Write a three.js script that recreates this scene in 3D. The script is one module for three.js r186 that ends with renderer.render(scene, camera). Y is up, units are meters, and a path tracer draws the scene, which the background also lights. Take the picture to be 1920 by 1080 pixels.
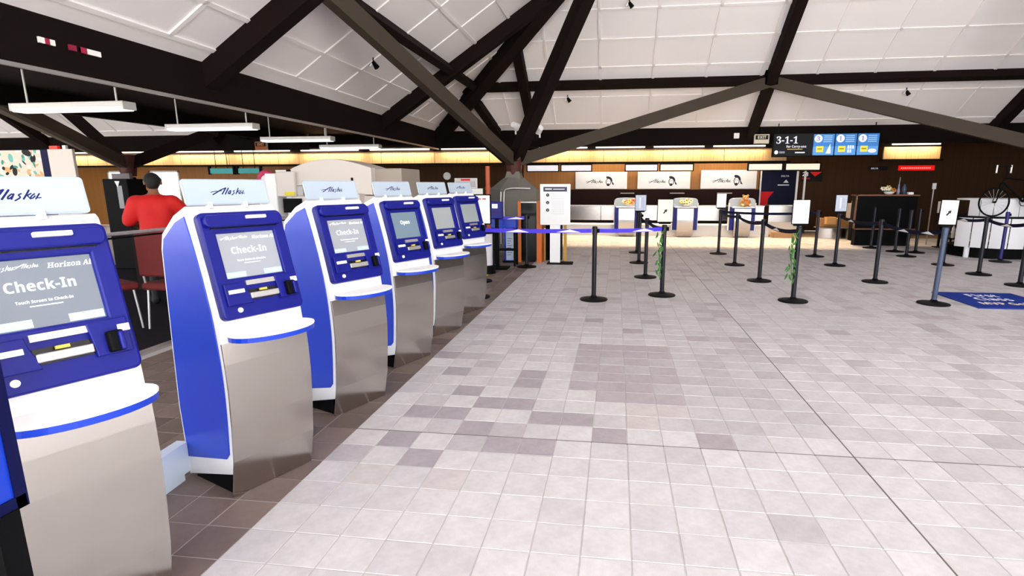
import * as THREE from 'three';
import { RoundedBoxGeometry } from 'three/addons/geometries/RoundedBoxGeometry.js';
import { mergeGeometries } from 'three/addons/utils/BufferGeometryUtils.js';
import { MarchingCubes } from 'three/addons/objects/MarchingCubes.js';
import { RectAreaLightUniformsLib } from 'three/addons/lights/RectAreaLightUniformsLib.js';

// ---------------------------------------------------------------- camera, sky, sun, exposure
const scene = new THREE.Scene();
const camera = new THREE.PerspectiveCamera(2 * Math.atan(540 / 1042) * 180 / Math.PI, 1920 / 1080, 0.05, 300);
camera.position.set(0, 1.5, 0);
camera.rotation.set(-0.2043, 0.1334, -0.002, 'YXZ');
camera.setViewOffset(1920, 1080, -54.5, -22.5, 1920, 1080);      // the photograph is cropped off its lens centre
camera.updateProjectionMatrix();
const renderer = new THREE.WebGLRenderer({ antialias: true });
renderer.toneMapping = THREE.LinearToneMapping;
renderer.toneMappingExposure = 1.52;
renderer.shadowMap.enabled = true;
RectAreaLightUniformsLib.init();
scene.background = new THREE.Color().setRGB(3.6, 3.75, 4.0);     // bright even sky outside the open sides of the hall
const sun = new THREE.DirectionalLight(new THREE.Color().setRGB(1, 0.95, 0.88), 18);
sun.position.set(18, 40, 16); sun.target.position.set(8, 0, 0); sun.shadow.radius = 2;
Object.assign(sun.shadow.camera, { left: -45, right: 45, top: 45, bottom: -45, near: 1, far: 140 });
scene.add(sun, sun.target);

// ---------------------------------------------------------------- helpers
let seed = 20240611;
const rnd = () => { seed = (seed * 1664525 + 1013904223) >>> 0; return seed / 4294967296; };
const rr = (a, b) => a + (b - a) * rnd();
const taken = new Map();
function numbered(name) { const n = taken.get(name) || 0; taken.set(name, n + 1); return n ? name + '_' + String(n).padStart(3, '0') : name; }
function tag(o, label, category, group) { o.userData.label = label; o.userData.category = category; if (group) o.userData.group = group; return o; }
function thing(name, label, category, [x, y, z] = [0, 0, 0], turn = 0, group) {
  const o = new THREE.Group(); o.name = numbered(name); o.position.set(x, y, z); o.rotation.y = turn; scene.add(o);
  return tag(o, label, category, group);
}
function part(name, geo, mat, parent, p, r) {
  const g = Array.isArray(geo) ? merge(geo) : geo;
  const m = new THREE.Mesh(g, mat); m.name = name; parent.add(m);
  if (p) m.position.set(...p); if (r) m.rotation.set(...r);
  return m;
}
function solo(name, label, category, geo, mat, p, r, group) { const m = part(numbered(name), geo, mat, scene, p, r); return tag(m, label, category, group); }
function struct(name, geo, mat, p, r) { const m = geo ? part(numbered(name), geo, mat, scene, p, r) : new THREE.Group(); if (!geo) { m.name = numbered(name); scene.add(m); } m.userData.kind = 'structure'; return m; }
function merge(list) { const l = list.map((g) => { const q = g.index ? g.toNonIndexed() : g; for (const k of Object.keys(q.attributes)) if (!['position', 'normal', 'uv'].includes(k)) q.deleteAttribute(k); return q; }); return mergeGeometries(l); }
const at = (g, x = 0, y = 0, z = 0, rx = 0, ry = 0, rz = 0) => { if (rx || ry || rz) g.applyMatrix4(new THREE.Matrix4().makeRotationFromEuler(new THREE.Euler(rx, ry, rz))); return g.translate(x, y, z); };
const box = (w, h, d, x = 0, y = 0, z = 0) => new THREE.BoxGeometry(w, h, d).translate(x, y, z);
const span = (x0, x1, y0, y1, z0, z1) => box(Math.abs(x1 - x0), Math.abs(y1 - y0), Math.abs(z1 - z0), (x0 + x1) / 2, (y0 + y1) / 2, (z0 + z1) / 2);
const rbox = (w, h, d, r = 0.01, x = 0, y = 0, z = 0, s = 2) => new RoundedBoxGeometry(w, h, d, s, r).translate(x, y, z);
const cyl = (r0, r1, h, x = 0, y = 0, z = 0, n = 20) => new THREE.CylinderGeometry(r0, r1, h, n).translate(x, y, z);
const V = (x, y, z) => new THREE.Vector3(x, y, z);
function bar(a, b, w, h, up = V(0, 1, 0)) {           // a box beam from a to b, w wide and h deep
  const d = b.clone().sub(a), len = d.length(), z = d.clone().normalize(), x = up.clone().cross(z).normalize(), y = z.clone().cross(x);
  const g = new THREE.BoxGeometry(w, h, len);
  return g.applyMatrix4(new THREE.Matrix4().makeBasis(x, y, z).setPosition(a.clone().add(b).multiplyScalar(0.5)));
}
function rod(a, b, r, n = 10) { const d = b.clone().sub(a), g = new THREE.CylinderGeometry(r, r, d.length(), n); return g.applyMatrix4(new THREE.Matrix4().compose(a.clone().add(b).multiplyScalar(0.5), new THREE.Quaternion().setFromUnitVectors(V(0, 1, 0), d.normalize()), V(1, 1, 1))); }
function tube(pts, r, seg = 24, n = 8) { return new THREE.TubeGeometry(new THREE.CatmullRomCurve3(pts), seg, r, n, false); }
function shapeOf(pts) { const s = new THREE.Shape(); pts.forEach(([x, y], i) => (i ? s.lineTo(x, y) : s.moveTo(x, y))); return s; }
function roundRect(w, h, r) { const s = new THREE.Shape(), a = w / 2, b = h / 2; s.moveTo(-a + r, -b); s.lineTo(a - r, -b); s.quadraticCurveTo(a, -b, a, -b + r); s.lineTo(a, b - r); s.quadraticCurveTo(a, b, a - r, b); s.lineTo(-a + r, b); s.quadraticCurveTo(-a, b, -a, b - r); s.lineTo(-a, -b + r); s.quadraticCurveTo(-a, -b, -a + r, -b); return s; }
const extr = (s, d, bevel = 0) => new THREE.ExtrudeGeometry(s, { depth: d, bevelEnabled: bevel > 0, bevelSize: bevel, bevelThickness: bevel, bevelSegments: 2, curveSegments: 10 });

// ---------------------------------------------------------------- materials
const M = {};
const matte = (color, rough = 0.85, extra = {}) => new THREE.MeshPhysicalMaterial({ color, roughness: rough, specularIntensity: 0.25, ...extra });
const mat = (color, rough = 0.7, metal = 0, extra = {}) => new THREE.MeshStandardMaterial({ color, roughness: rough, metalness: metal, ...extra });
function noiseTex(n, lo, hi, streak = 1, repeat = 1) {     // value noise, fine over coarse, as a grey bump or roughness map
  const d = new Uint8Array(n * n * 4), grid = (k) => Array.from({ length: k * k }, rnd);
  const g1 = grid(8), g2 = grid(32), sm = (g, k, u, v) => { const x = u * k, y = v * k, i = Math.floor(x), j = Math.floor(y), fx = x - i, fy = y - j, q = (a, b) => g[((b % k + k) % k) * k + (a % k + k) % k]; return (q(i, j) * (1 - fx) + q(i + 1, j) * fx) * (1 - fy) + (q(i, j + 1) * (1 - fx) + q(i + 1, j + 1) * fx) * fy; };
  const line = Array.from({ length: n }, rnd);
  for (let j = 0; j < n; j++) for (let i = 0; i < n; i++) {
    const v = streak > 1 ? 0.75 * line[j] + 0.25 * rnd() : 0.4 * sm(g1, 8, i / n, j / n) + 0.35 * sm(g2, 32, i / n, j / n) + 0.25 * rnd();
    const c = Math.round(255 * (lo + (hi - lo) * v)); d.set([c, c, c, 255], (j * n + i) * 4);
  }
  const t = new THREE.DataTexture(d, n, n); t.magFilter = THREE.LinearFilter; t.minFilter = THREE.LinearMipmapLinearFilter; t.generateMipmaps = true; t.wrapS = t.wrapT = THREE.RepeatWrapping; t.repeat.set(repeat, repeat); t.needsUpdate = true; return t;
}
const grainTex = noiseTex(256, 0, 1), mottle = noiseTex(256, 0.86, 1.0); mottle.colorSpace = THREE.SRGBColorSpace;
const brushed = noiseTex(256, 0.3, 0.7, 2);
function woodTex(base, dark) {
  const c = document.createElement('canvas'); c.width = 512; c.height = 512; const x = c.getContext('2d');
  x.fillStyle = base; x.fillRect(0, 0, 512, 512);
  for (let k = 0; k < 420; k++) { x.strokeStyle = dark; x.globalAlpha = rr(0.03, 0.16); x.lineWidth = rr(0.5, 3); const px = rr(0, 512); x.beginPath(); x.moveTo(px, 0); x.bezierCurveTo(px + rr(-8, 8), 170, px + rr(-8, 8), 340, px + rr(-3, 3), 512); x.stroke(); }
  x.globalAlpha = 0.55; x.fillStyle = dark; for (let k = 0; k < 4; k++) x.fillRect(k * 128, 0, 3, 512);
  const t = new THREE.CanvasTexture(c); t.colorSpace = THREE.SRGBColorSpace; t.wrapS = t.wrapT = THREE.RepeatWrapping; return t;
}
M.whiteShell = mat('#eceae8', 0.35);
M.blue = new THREE.MeshPhysicalMaterial({ color: '#0a36b4', roughness: 0.35, specularIntensity: 0.7, clearcoat: 0.15, clearcoatRoughness: 0.15 });
M.bezel = new THREE.MeshPhysicalMaterial({ color: '#050e74', roughness: 0.4, specularIntensity: 0.5, clearcoat: 0.08, clearcoatRoughness: 0.12 });
M.navy = matte('#070c3c', 0.6);
M.steel = mat('#bdb7b2', 0.2, 1, { bumpMap: brushed, bumpScale: 0.0002 });
M.steelTrim = mat('#d4d2d0', 0.3, 1);
M.alu = mat('#c9c8c6', 0.4, 0.9);
M.black = matte('#020203', 0.7);
M.blackGloss = mat('#030304', 0.2);
M.darkWood = matte('#160906', 0.7);
M.arm = matte('#453d34', 0.7);
M.beam = matte('#150c09', 0.85, { bumpMap: grainTex, bumpScale: 0.001 });
M.fascia = matte('#120b09', 0.9);
M.ceil = mat('#f6f3f5', 0.9);
M.batten = mat('#f6f2f2', 0.8);
M.concrete = mat('#77746c', 0.9, 0, { bumpMap: grainTex, bumpScale: 0.004 });
M.rust = mat('#4a1a12', 0.6);
M.white = mat('#f2f1ee', 0.5);
M.paper = mat('#f5f4f2', 0.8);
M.acryl = new THREE.MeshPhysicalMaterial({ color: '#a0aebb', roughness: 0.25, clearcoat: 0.6 });
M.post = mat('#080a16', 0.35, 0.3);
M.postBase = matte('#050509', 0.5);
M.beltPurple = mat('#3a26c8', 0.6);
M.beltNavy = matte('#070a26', 0.7);
M.orange = mat('#c8651b', 0.5);
M.yellowWood = mat('#c99a3e', 0.55);
M.red = mat('#c3120c', 0.8);
M.redDark = mat('#5e0c08', 0.8);
M.skin = mat('#8a5a40', 0.6);
M.hair = mat('#0d0a09', 0.8);
M.beige = mat('#d9cfc6', 0.6);
M.beigeDark = mat('#a89c90', 0.65);
M.carpet = matte('#15131a', 1, { bumpMap: grainTex, bumpScale: 0.003 });
M.lamp = mat('#ffffff', 0.6, 0, { emissive: new THREE.Color(1, 0.97, 1), emissiveIntensity: 0.8 });
M.tubeGlow = mat('#ffffff', 0.6, 0, { emissive: new THREE.Color(1, 0.86, 0.72), emissiveIntensity: 1.6 });
M.oak = mat('#ffffff', 0.5, 0, { map: woodTex('#d2ae78', '#8a5c2a') }); M.oak.map.repeat.set(1.2, 1);
M.wallWood = mat('#ffffff', 0.55, 0, { map: woodTex('#a9712c', '#4a2208') }); M.wallWood.map.repeat.set(20, 1);
M.wallShaded = matte('#ffffff', 0.9, { map: woodTex('#46301f', '#26160c') }); M.wallShaded.map.repeat.set(8, 1);  // darker copy of the wall wood, unlit shade put into its colour
M.leaf = mat('#2f6a1c', 0.6);
M.teal = mat('#2fb3b6', 0.5);
M.grout = mat('#b3adac', 0.9);
M.joint = mat('#655d5a', 0.9);

// ---------------------------------------------------------------- lettering (flat print)
function canvasTex(w, h, draw) { const c = document.createElement('canvas'); c.width = w; c.height = h; const x = c.getContext('2d'); draw(x, w, h); const t = new THREE.CanvasTexture(c); t.colorSpace = THREE.SRGBColorSpace; return t; }
const printMat = (tex, rough = 0.6, extra = {}) => new THREE.MeshPhysicalMaterial({ map: tex, roughness: rough, specularIntensity: 0.35, ...extra });
const SCRIPT = [[20, [45, 398], [120, 374], [240, 368], [375, 352]], [32, [92, 472], [240, 395], [380, 310], [528, 260]], [34, [528, 260], [460, 350], [372, 460]], [34, [606, 266], [540, 360], [468, 462]],
  [28, [640, 352], [575, 395], [552, 456], [592, 448], [640, 400]], [28, [668, 352], [612, 462]], [26, [782, 348], [722, 368], [760, 415], [735, 448], [662, 494]], [30, [916, 272], [860, 370], [798, 462]], [24, [935, 345], [862, 392]], [24, [872, 392], [905, 462]],
  [24, [990, 352], [925, 400], [908, 456], [952, 445], [990, 398]], [26, [1066, 350], [990, 462]], [22, [1012, 428], [1030, 452], [1076, 436]]];
function scriptLogo(x, ox, oy, w, color) {        // the airline's script wordmark, w wide, its left top at ox, oy
  const k = w / 1030; x.save(); x.translate(ox, oy); x.scale(k, k); x.translate(-45, -250); x.strokeStyle = color; x.lineCap = 'round'; x.lineJoin = 'round';
  for (const [lw, ...p] of SCRIPT) { x.lineWidth = lw; x.beginPath(); x.moveTo(...p[0]); for (let i = 1; i < p.length - 1; i++) { const m = i === p.length - 2 ? p[i + 1] : [(p[i][0] + p[i + 1][0]) / 2, (p[i][1] + p[i + 1][1]) / 2]; x.quadraticCurveTo(...p[i], ...m); } if (p.length === 2) x.lineTo(...p[1]); x.stroke(); }
  x.restore();
}
function emblem(x, cx, cy, s) {                   // dark hood over a pale oval, a tuft at its right
  x.save(); x.translate(cx, cy); x.scale(s, s); x.fillStyle = '#1a1c2c';
  x.beginPath(); x.moveTo(-22, -45); x.bezierCurveTo(20, -50, 42, -20, 30, 20); x.bezierCurveTo(26, -8, 8, -26, -22, -26); x.fill();
  x.lineWidth = 6; x.strokeStyle = '#1a1c2c'; x.beginPath(); x.ellipse(-2, 6, 22, 30, 0, 0, 7); x.stroke();
  x.beginPath(); x.ellipse(-4, 34, 14, 12, 0, 0, 7); x.fill(); x.fillRect(-14, -4, 8, 4); x.fillRect(2, -4, 8, 4);
  x.beginPath(); x.moveTo(30, 0); x.lineTo(52, 34); x.lineTo(32, 30); x.fill(); x.restore();
}
const signTex = canvasTex(1024, 300, (x, w, h) => { x.fillStyle = '#a6b3bf'; x.fillRect(0, 0, w, h); scriptLogo(x, 300, 95, 420, '#0a1050'); });
function screenTex(bg, fg, title, detail) {
  return canvasTex(768, 560, (x, w, h) => {
    x.fillStyle = bg; x.fillRect(0, 0, w, h);
    if (detail) { scriptLogo(x, 60, 52, 190, fg); scriptLogo(x, 250, 52, 150, fg); x.fillStyle = fg; x.font = 'italic bold 54px serif'; x.fillText('Horizon Air', 450, 100); }
    x.fillStyle = fg; x.textAlign = 'center'; x.font = 'bold 108px sans-serif'; x.fillText(title, w / 2, 260);
    if (detail) { x.font = 'bold 30px sans-serif'; x.fillText('Touch Screen to Check-In', w / 2, 350); x.fillRect(280, 372, 210, 8); x.fillStyle = '#9db6c2'; x.fillRect(30, 470, 240, 62); x.fillRect(500, 470, 240, 62); x.fillStyle = '#c9d8de'; x.fillRect(50, 490, 200, 20); x.fillRect(520, 490, 200, 20); }
  });
}

// ================================================================ FLOOR
const S = 0.21, GX = -0.1127, GZ = -3.0815;        // tile pitch and the grid's corner
const floor = struct('floor');
part('grout_bed', span(-4.25, 12.6, -0.12, -0.003, -17.0, 6.4), M.grout, floor);
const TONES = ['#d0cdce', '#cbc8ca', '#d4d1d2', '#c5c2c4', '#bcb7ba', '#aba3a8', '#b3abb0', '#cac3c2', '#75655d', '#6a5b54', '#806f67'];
const tileMats = TONES.map((c) => mat(c, 0.5, 0, { map: mottle, bumpMap: grainTex, bumpScale: 0.0006 }));
const DARK = new Set(['-5,3', '-3,2', '-6,1', '-5,1', '-6,5', '-3,5', '-3,4', '-7,7', '11,4', '12,3', '11,1', '4,-4', '3,0', '6,9', '7,8', '15,10', '10,8', '-1,14', '1,12', '5,19', '6,10', '-6,-1', '-3,-1', '-2,-1', '-5,-2', '-4,0', '0,0', '-2,1', '-1,1', '-4,2']);
const PINK = new Set(['-6,-3', '-4,-3', '1,2', '2,2', '1,1']);
function toneOf(i, j) {
  const r = rnd();
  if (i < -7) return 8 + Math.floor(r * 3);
  if (DARK.has(i + ',' + j)) return i > 3 ? 4 : 5;
  if (PINK.has(i + ',' + j)) return 7;
  if (i >= -1 && i <= 2 && j >= 3 && j <= 9 && !(i === -1 && j < 4)) return r < 0.7 ? 6 : 4;
  if (i >= 3 && i <= 6 && j >= 1 && j <= 8) return r < 0.6 ? 3 : 4;
  if (j > 10) return r < 0.13 ? 4 : r < 0.2 ? 6 : r < 0.55 ? 3 : 1;
  if (j < -1 && i > -7) return Math.floor(r * 3);
  return r < 0.03 ? 4 : Math.floor(r * 4) % 4;
}
const tiles = [];
const vp = new THREE.Matrix4(); camera.updateMatrixWorld(); vp.multiplyMatrices(camera.projectionMatrix, camera.matrixWorld.clone().invert());
for (let j = -45; j < 66; j++) for (let i = -20; i < 60; i++) {
  const x = GX + (i + 0.5) * S, z = GZ - (j + 0.5) * S;
  if (x - S / 2 < -4.26 || x + S / 2 > 12.6 || z - S / 2 < -17 || z > 6.2) continue;
  const tone = toneOf(i, j), p = V(x, 0, z).applyMatrix4(vp), d = V(x, -1.5, z).length();
  const front = z < -0.6, seen = front && Math.abs(p.x) < 1.05 && Math.abs(p.y) < 1.05 && i > -12;
  tiles.push({ i, j, x, z, tone, d: seen ? d : d + 1000 });
}
tiles.sort((a, b) => a.d - b.d);
function tileGeo(w) { const b = 0.002, h = w / 2, t = h - b, y1 = 0, y0 = -0.003, P = [[-t, y1, -t], [t, y1, -t], [t, y1, t], [-t, y1, t], [-h, y0, -h], [h, y0, -h], [h, y0, h], [-h, y0, h]]; const q = [[3, 2, 1, 0], [7, 6, 2, 3], [6, 5, 1, 2], [5, 4, 0, 1], [4, 7, 3, 0]]; return { P, q }; }
const TG = tileGeo(S - 0.005);
function tileBuffer(list, color) {
  const pos = [], nor = [], uv = [], col = [], c = new THREE.Color();
  for (const t of list) {
    if (color) c.set(TONES[t.tone]);
    const ox = color ? t.x : 0, oz = color ? t.z : 0;
    for (const f of TG.q) {
      const [a, b, d] = [f[0], f[1], f[2]].map((k) => V(...TG.P[k])); const n = b.sub(a).cross(d.clone().sub(V(...TG.P[f[1]]))).normalize();
      for (const k of [f[0], f[1], f[2], f[0], f[2], f[3]]) { const p = TG.P[k]; pos.push(p[0] + ox, p[1], p[2] + oz); nor.push(n.x, n.y, n.z); uv.push((p[0] + ox) * 1.7 + (t.u || 0), (p[2] + oz) * 1.7 + (t.v || 0)); if (color) col.push(c.r, c.g, c.b); }
    }
  }
  const g = new THREE.BufferGeometry(); g.setAttribute('position', new THREE.Float32BufferAttribute(pos, 3)); g.setAttribute('normal', new THREE.Float32BufferAttribute(nor, 3)); g.setAttribute('uv', new THREE.Float32BufferAttribute(uv, 2));
  if (color) g.setAttribute('color', new THREE.Float32BufferAttribute(col, 3));
  return g;
}
const tileShapes = Array.from({ length: 5 }, (_, k) => tileBuffer([{ u: k * 0.37, v: k * 0.61 }], false));
for (let k = 0; k < 300; k++) { const t = tiles[k]; const m = part('tile', tileShapes[(t.i * 7 + t.j * 3 + 300) % 5], tileMats[t.tone], floor, [t.x, rr(-0.0006, 0.0006), t.z]); m.castShadow = false; }
const field = part('tile_field', tileBuffer(tiles.slice(300), true), new THREE.MeshStandardMaterial({ vertexColors: true, roughness: 0.5, map: mottle, bumpMap: grainTex, bumpScale: 0.0006 }), floor); field.userData.kind = 'stuff';
part('expansion_joint', [span(GX + 7 * S - 0.0035, GX + 7 * S + 0.0035, -0.004, 0.0008, -16.5, 4), span(-1.6, 12, -0.004, 0.0006, GZ - 0.003, GZ + 0.003)], M.joint, floor);
struct('floor', span(-24, -9.6, -0.12, -0.002, -19.4, 6.4), mat('#c2bcb8', 0.6));
const carpet = struct('floor', span(-9.6, -4.25, -0.12, -0.002, -19.4, 6.4), M.carpet);
struct('floor', span(-4.25, 13, -0.12, -0.002, -19.4, -17.0), mat('#8d7a66', 0.7));
struct('ground', span(-80, 80, -0.3, -0.13, -80, 80), mat('#cfc9bf', 0.95));
solo('floor_edge_strip', 'bright metal edging strip between the tiles and the dark carpet', 'edging', span(-4.29, -4.2, -0.002, 0.02, -16.5, 3), M.alu);

// ================================================================ ROOF
const EL = -5.2, EZ = -16.2, EY = 3.03, SL = 0.65, RIDGE = 3.56, APEX = EZ + (RIDGE - EL);
const yLeft = (x) => EY + SL * (x - EL), yFar = (z) => EY + SL * (z - EZ);
function prism(poly, yf, t0, t1) {                // plan polygon [x, z] on a slope, from t0 to t1 above it
  const n = poly.length, pos = [], P = [t0, t1].map((t) => poly.map(([x, z]) => [x, yf(x, z) + t, z]));
  const tri = (a, b, c) => pos.push(...a, ...b, ...c);
  for (let k = 1; k < n - 1; k++) { tri(P[0][0], P[0][k], P[0][k + 1]); tri(P[1][0], P[1][k + 1], P[1][k]); }
  for (let k = 0; k < n; k++) { const l = (k + 1) % n; tri(P[0][k], P[1][k], P[1][l]); tri(P[0][k], P[1][l], P[0][l]); }
  const g = new THREE.BufferGeometry(); g.setAttribute('position', new THREE.Float32BufferAttribute(pos, 3)); g.computeVertexNormals();
  g.setAttribute('uv', new THREE.Float32BufferAttribute(new Float32Array(pos.length / 3 * 2), 2)); return g;
}
function clip(poly, f) { const out = []; for (let k = 0; k < poly.length; k++) { const a = poly[k], b = poly[(k + 1) % poly.length], fa = f(a), fb = f(b); if (fa >= 0) out.push(a); if ((fa >= 0) !== (fb >= 0)) { const t = fa / (fa - fb); out.push([a[0] + (b[0] - a[0]) * t, a[1] + (b[1] - a[1]) * t]); } } return out; }
const NL = V(-SL, 1, 0).normalize(), NF = V(0, 1, -SL).normalize(), NH = V(-SL / 2, 1, -SL / 2).normalize();
function buildRoof(mx, limits) {                  // mx mirrors x for the neighbouring hall
  const c = struct('ceiling');
  const mp = (poly) => poly.map(([x, z]) => [mx(x), z]);
  const B = (a, b, w, h, up) => bar(V(mx(a.x), a.y, a.z), V(mx(b.x), b.y, b.z), w, h, V(mx(up.x + 1000) - mx(1000), up.y, up.z));
  const onL = (x, z, d = 0) => V(x, yLeft(x) - d, z), onF = (x, z, d = 0) => V(x, yFar(z) - d, z);
  const fl = (x) => yLeft(mx(x)), ff = (x, z) => yFar(z);
  // slabs
  part('roof_slab', prism(mp([[EL - 0.1, 6], [EL - 0.1, EZ - 0.1], [RIDGE, APEX], [RIDGE, 6]]), fl, 0.05, 0.3), M.ceil, c);
  part('roof_slab', prism(mp([[EL - 0.1, EZ - 0.1], [2 * RIDGE - EL + 0.1, EZ - 0.1], [RIDGE, APEX]]), ff, 0.05, 0.3), M.ceil, c);
  part('roof_slab', prism(mp([[2 * RIDGE - EL + 0.1, 6], [2 * RIDGE - EL + 0.1, EZ - 0.1], [RIDGE, APEX], [RIDGE, 6]]), (x) => EY + SL * (2 * RIDGE - EL - mx(x)), 0.05, 0.3), M.ceil, c);
  // ceiling panels and the battens between them
  const g = 0.025;
  const xs = [-5.2, -5.02, -4.52, -3.76]; while (xs[xs.length - 1] < 0.4) xs.push(xs[xs.length - 1] + 0.72);
  const zs = []; for (let k = 0; k < 14; k++) zs.push(-14.9 + 1.26 * k + 0.0);
  zs.unshift(-16.2);
  for (let a = 0; a < xs.length - 1; a++) for (let b = 0; b < zs.length - 1; b++) {
    if (!limits.left || zs[b] > -1.2 || a === 0) continue;
    const poly = clip([[xs[a] + g, zs[b] + g], [xs[a + 1] - g, zs[b] + g], [xs[a + 1] - g, zs[b + 1] - g], [xs[a] + g, zs[b + 1] - g]], ([x, z]) => (z - EZ) - (x - EL) - 0.1);
    if (poly.length > 2) part('ceiling_panel', prism(mp(poly), fl, 0.0, 0.05), M.ceil, c);
  }
  const us = []; for (let k = -4; k < 10; k++) us.push(0.8 + 1.27 * k);
  const ws = [-16.2, -16.02, -15.15, -14.3, -13.6, -12.93, -12.25, -11.55];
  for (let a = 0; a < us.length - 1; a++) for (let b = 1; b < ws.length - 1; b++) {
    const poly = clip(clip([[us[a] + g, ws[b] + g], [us[a + 1] - g, ws[b] + g], [us[a + 1] - g, ws[b + 1] - g], [us[a] + g, ws[b + 1] - g]], ([x, z]) => (x - EL) - (z - EZ) - 0.1), ([x, z]) => (2 * RIDGE - EL - x) - (z - EZ) - 0.1);
    if (poly.length > 2) part('ceiling_panel', prism(mp(poly), ff, 0.0, 0.05), M.ceil, c);
  }
  if (limits.left) {
    for (const x of xs.slice(1)) part('batten', B(onL(x, -16.2 + (x - EL) + 0.1, -0.005), onL(x, -1.2, -0.005), 0.06, 0.05, NL), M.batten, c);
    for (const z of zs.slice(1)) { const x1 = Math.min(1.0, EL + (z - EZ) - 0.1); if (z < 0 && x1 > EL + 0.2) part('batten', B(onL(-5.02, z, -0.005), onL(x1, z, -0.005), 0.06, 0.05, NL), M.batten, c); }
  }
  for (const z of ws.slice(1)) { const d = z - EZ + 0.1; part('batten', B(onF(EL + d, z, -0.005), onF(2 * RIDGE - EL - d, z, -0.005), 0.06, 0.05, NF), M.batten, c); }
  for (const x of us) { const z1 = Math.min(-11.5, EZ + Math.min(x - EL, 2 * RIDGE - EL - x) - 0.1); if (z1 > EZ + 0.2) part('batten', B(onF(x, -16.02, -0.005), onF(x, z1, -0.005), 0.06, 0.05, NF), M.batten, c); }
  if (limits.left) part('ceiling_ledge', prism(mp([[EL, EZ], [EL, 6], [-5.03, 6], [-5.03, EZ + 0.17]]), fl, -0.01, 0.05), M.batten, c);
  part('ceiling_ledge', prism(mp([[EL, EZ], [2 * RIDGE - EL, EZ], [2 * RIDGE - EL - 0.17, -16.03], [EL + 0.17, -16.03]]), ff, -0.01, 0.05), M.batten, c);
  // beams
  const beam = (name, a, b, w, h, up) => part(name, B(a, b, w, h, up), M.beam, c);
  for (const z of [-12.4, -6.92, -1.42, 4.0]) beam('rafter', onL(EL - 0.25, z, 0.14), onL(Math.min(RIDGE, EL + (z - EZ)), z, 0.14), 0.24, 0.3, NL);
  for (const x of [-2.38, 3.56, 9.5]) beam('rafter', onF(x, EZ - 0.25, 0.14), onF(x, EZ + Math.min(x - EL, 2 * RIDGE - EL - x), 0.14), 0.22, 0.3, NF);
  beam('brace', V(-3.91, 4.0, -14.54), V(-3.4, 2.98, -16.15), 0.2, 0.26, NF);
  beam('purlin', onL(-3.64, -14.64, 0.1), onL(-3.64, 6, 0.1), 0.14, 0.24, NL);
  beam('purlin', onF(-3.64, -14.64, 0.1), onF(2 * RIDGE + 3.64, -14.64, 0.1), 0.14, 0.24, NF);
  beam('purlin', V(2 * RIDGE + 3.64, yFar(-14.64) - 0.1, -14.64), V(2 * RIDGE + 3.64, yFar(-14.64) - 0.1, 6), 0.14, 0.24, NL);
  beam('hip_beam', V(EL, EY - 0.17, EZ), V(RIDGE, yLeft(RIDGE) - 0.17, APEX), 0.34, 0.36, NH);
  beam('hip_beam', V(2 * RIDGE - EL, EY - 0.17, EZ), V(RIDGE, yLeft(RIDGE) - 0.17, APEX), 0.34, 0.36, NH);
  beam('ridge_beam', V(RIDGE, yLeft(RIDGE) - 0.17, APEX), V(RIDGE, yLeft(RIDGE) - 0.17, 6), 0.3, 0.36, V(0, 1, 0));
  // eaves fascia
  const fx = (x0, x1, y0, y1, z0, z1) => span(mx(x0), mx(x1), y0, y1, z0, z1);
  part('fascia', fx(EL - 0.14, EL, limits.low, 3.1, EZ, 6), M.fascia, c);
  part('fascia', fx(EL - 0.14, 2 * RIDGE - EL + 0.14, 2.55, 3.1, EZ - 0.14, EZ), M.fascia, c);
  part('fascia', fx(2 * RIDGE - EL, 2 * RIDGE - EL + 0.14, 2.53, 3.1, EZ, 6), M.fascia, c);
  return c;
}
buildRoof((x) => x, { left: true, low: 2.53 });
buildRoof((x) => -14.6 - x, { left: false, low: 2.7 });
struct('trim', span(EL - 0.01, EL + 0.03, 2.51, 2.545, EZ, 6), M.alu);
struct('ceiling', span(-9.7, EL - 0.14, 3.0, 3.15, -16.2, 6), M.darkWood);
struct('ceiling', span(-24, 13, 3.1, 3.25, -19.6, EZ - 0.14), M.wallShaded);

// ================================================================ WALLS
function wall(name, pieces, m) { return struct(name, pieces, m); }
// far wall: wood, with two openings to the daylight at its left
const FZ = -19.4;
wall('wall_far', [span(-24, -19.3, 0, 3.2, FZ - 0.2, FZ), span(-19.3, -16.3, 0, 0.5, FZ - 0.2, FZ), span(-19.3, -16.3, 2.05, 3.2, FZ - 0.2, FZ), span(-18.55, -17.55, 0.5, 2.05, FZ - 0.2, FZ), span(-16.3, -9.4, 0, 3.2, FZ - 0.2, FZ)], M.wallWood);
wall('wall_far', span(-9.4, -3.2, 0, 3.2, FZ - 0.2, FZ), M.wallShaded);
wall('wall_far', span(-3.2, 4.6, 0, 3.2, FZ - 0.2, FZ), M.wallWood);
for (const [a, b] of [[-19.3, -18.55], [-17.55, -16.3]]) {
  const w = struct('window'); part('window_frame', [span(a, a + 0.06, 0.5, 2.05, FZ - 0.15, FZ + 0.03), span(b - 0.06, b, 0.5, 2.05, FZ - 0.15, FZ + 0.03), span(a, b, 1.99, 2.05, FZ - 0.15, FZ + 0.03), span(a, b, 0.5, 0.56, FZ - 0.15, FZ + 0.03)], M.white, w);
  part('pane', span(a + 0.06, b - 0.06, 0.56, 1.99, FZ - 0.1, FZ - 0.09), new THREE.MeshPhysicalMaterial({ color: '#ffffff', transmission: 1, thickness: 0, roughness: 0.02 }), w);
}
scene.children.filter((o) => o.name.startsWith('window')).forEach((o, k) => { o.name = 'window_' + (k + 1); });
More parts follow.
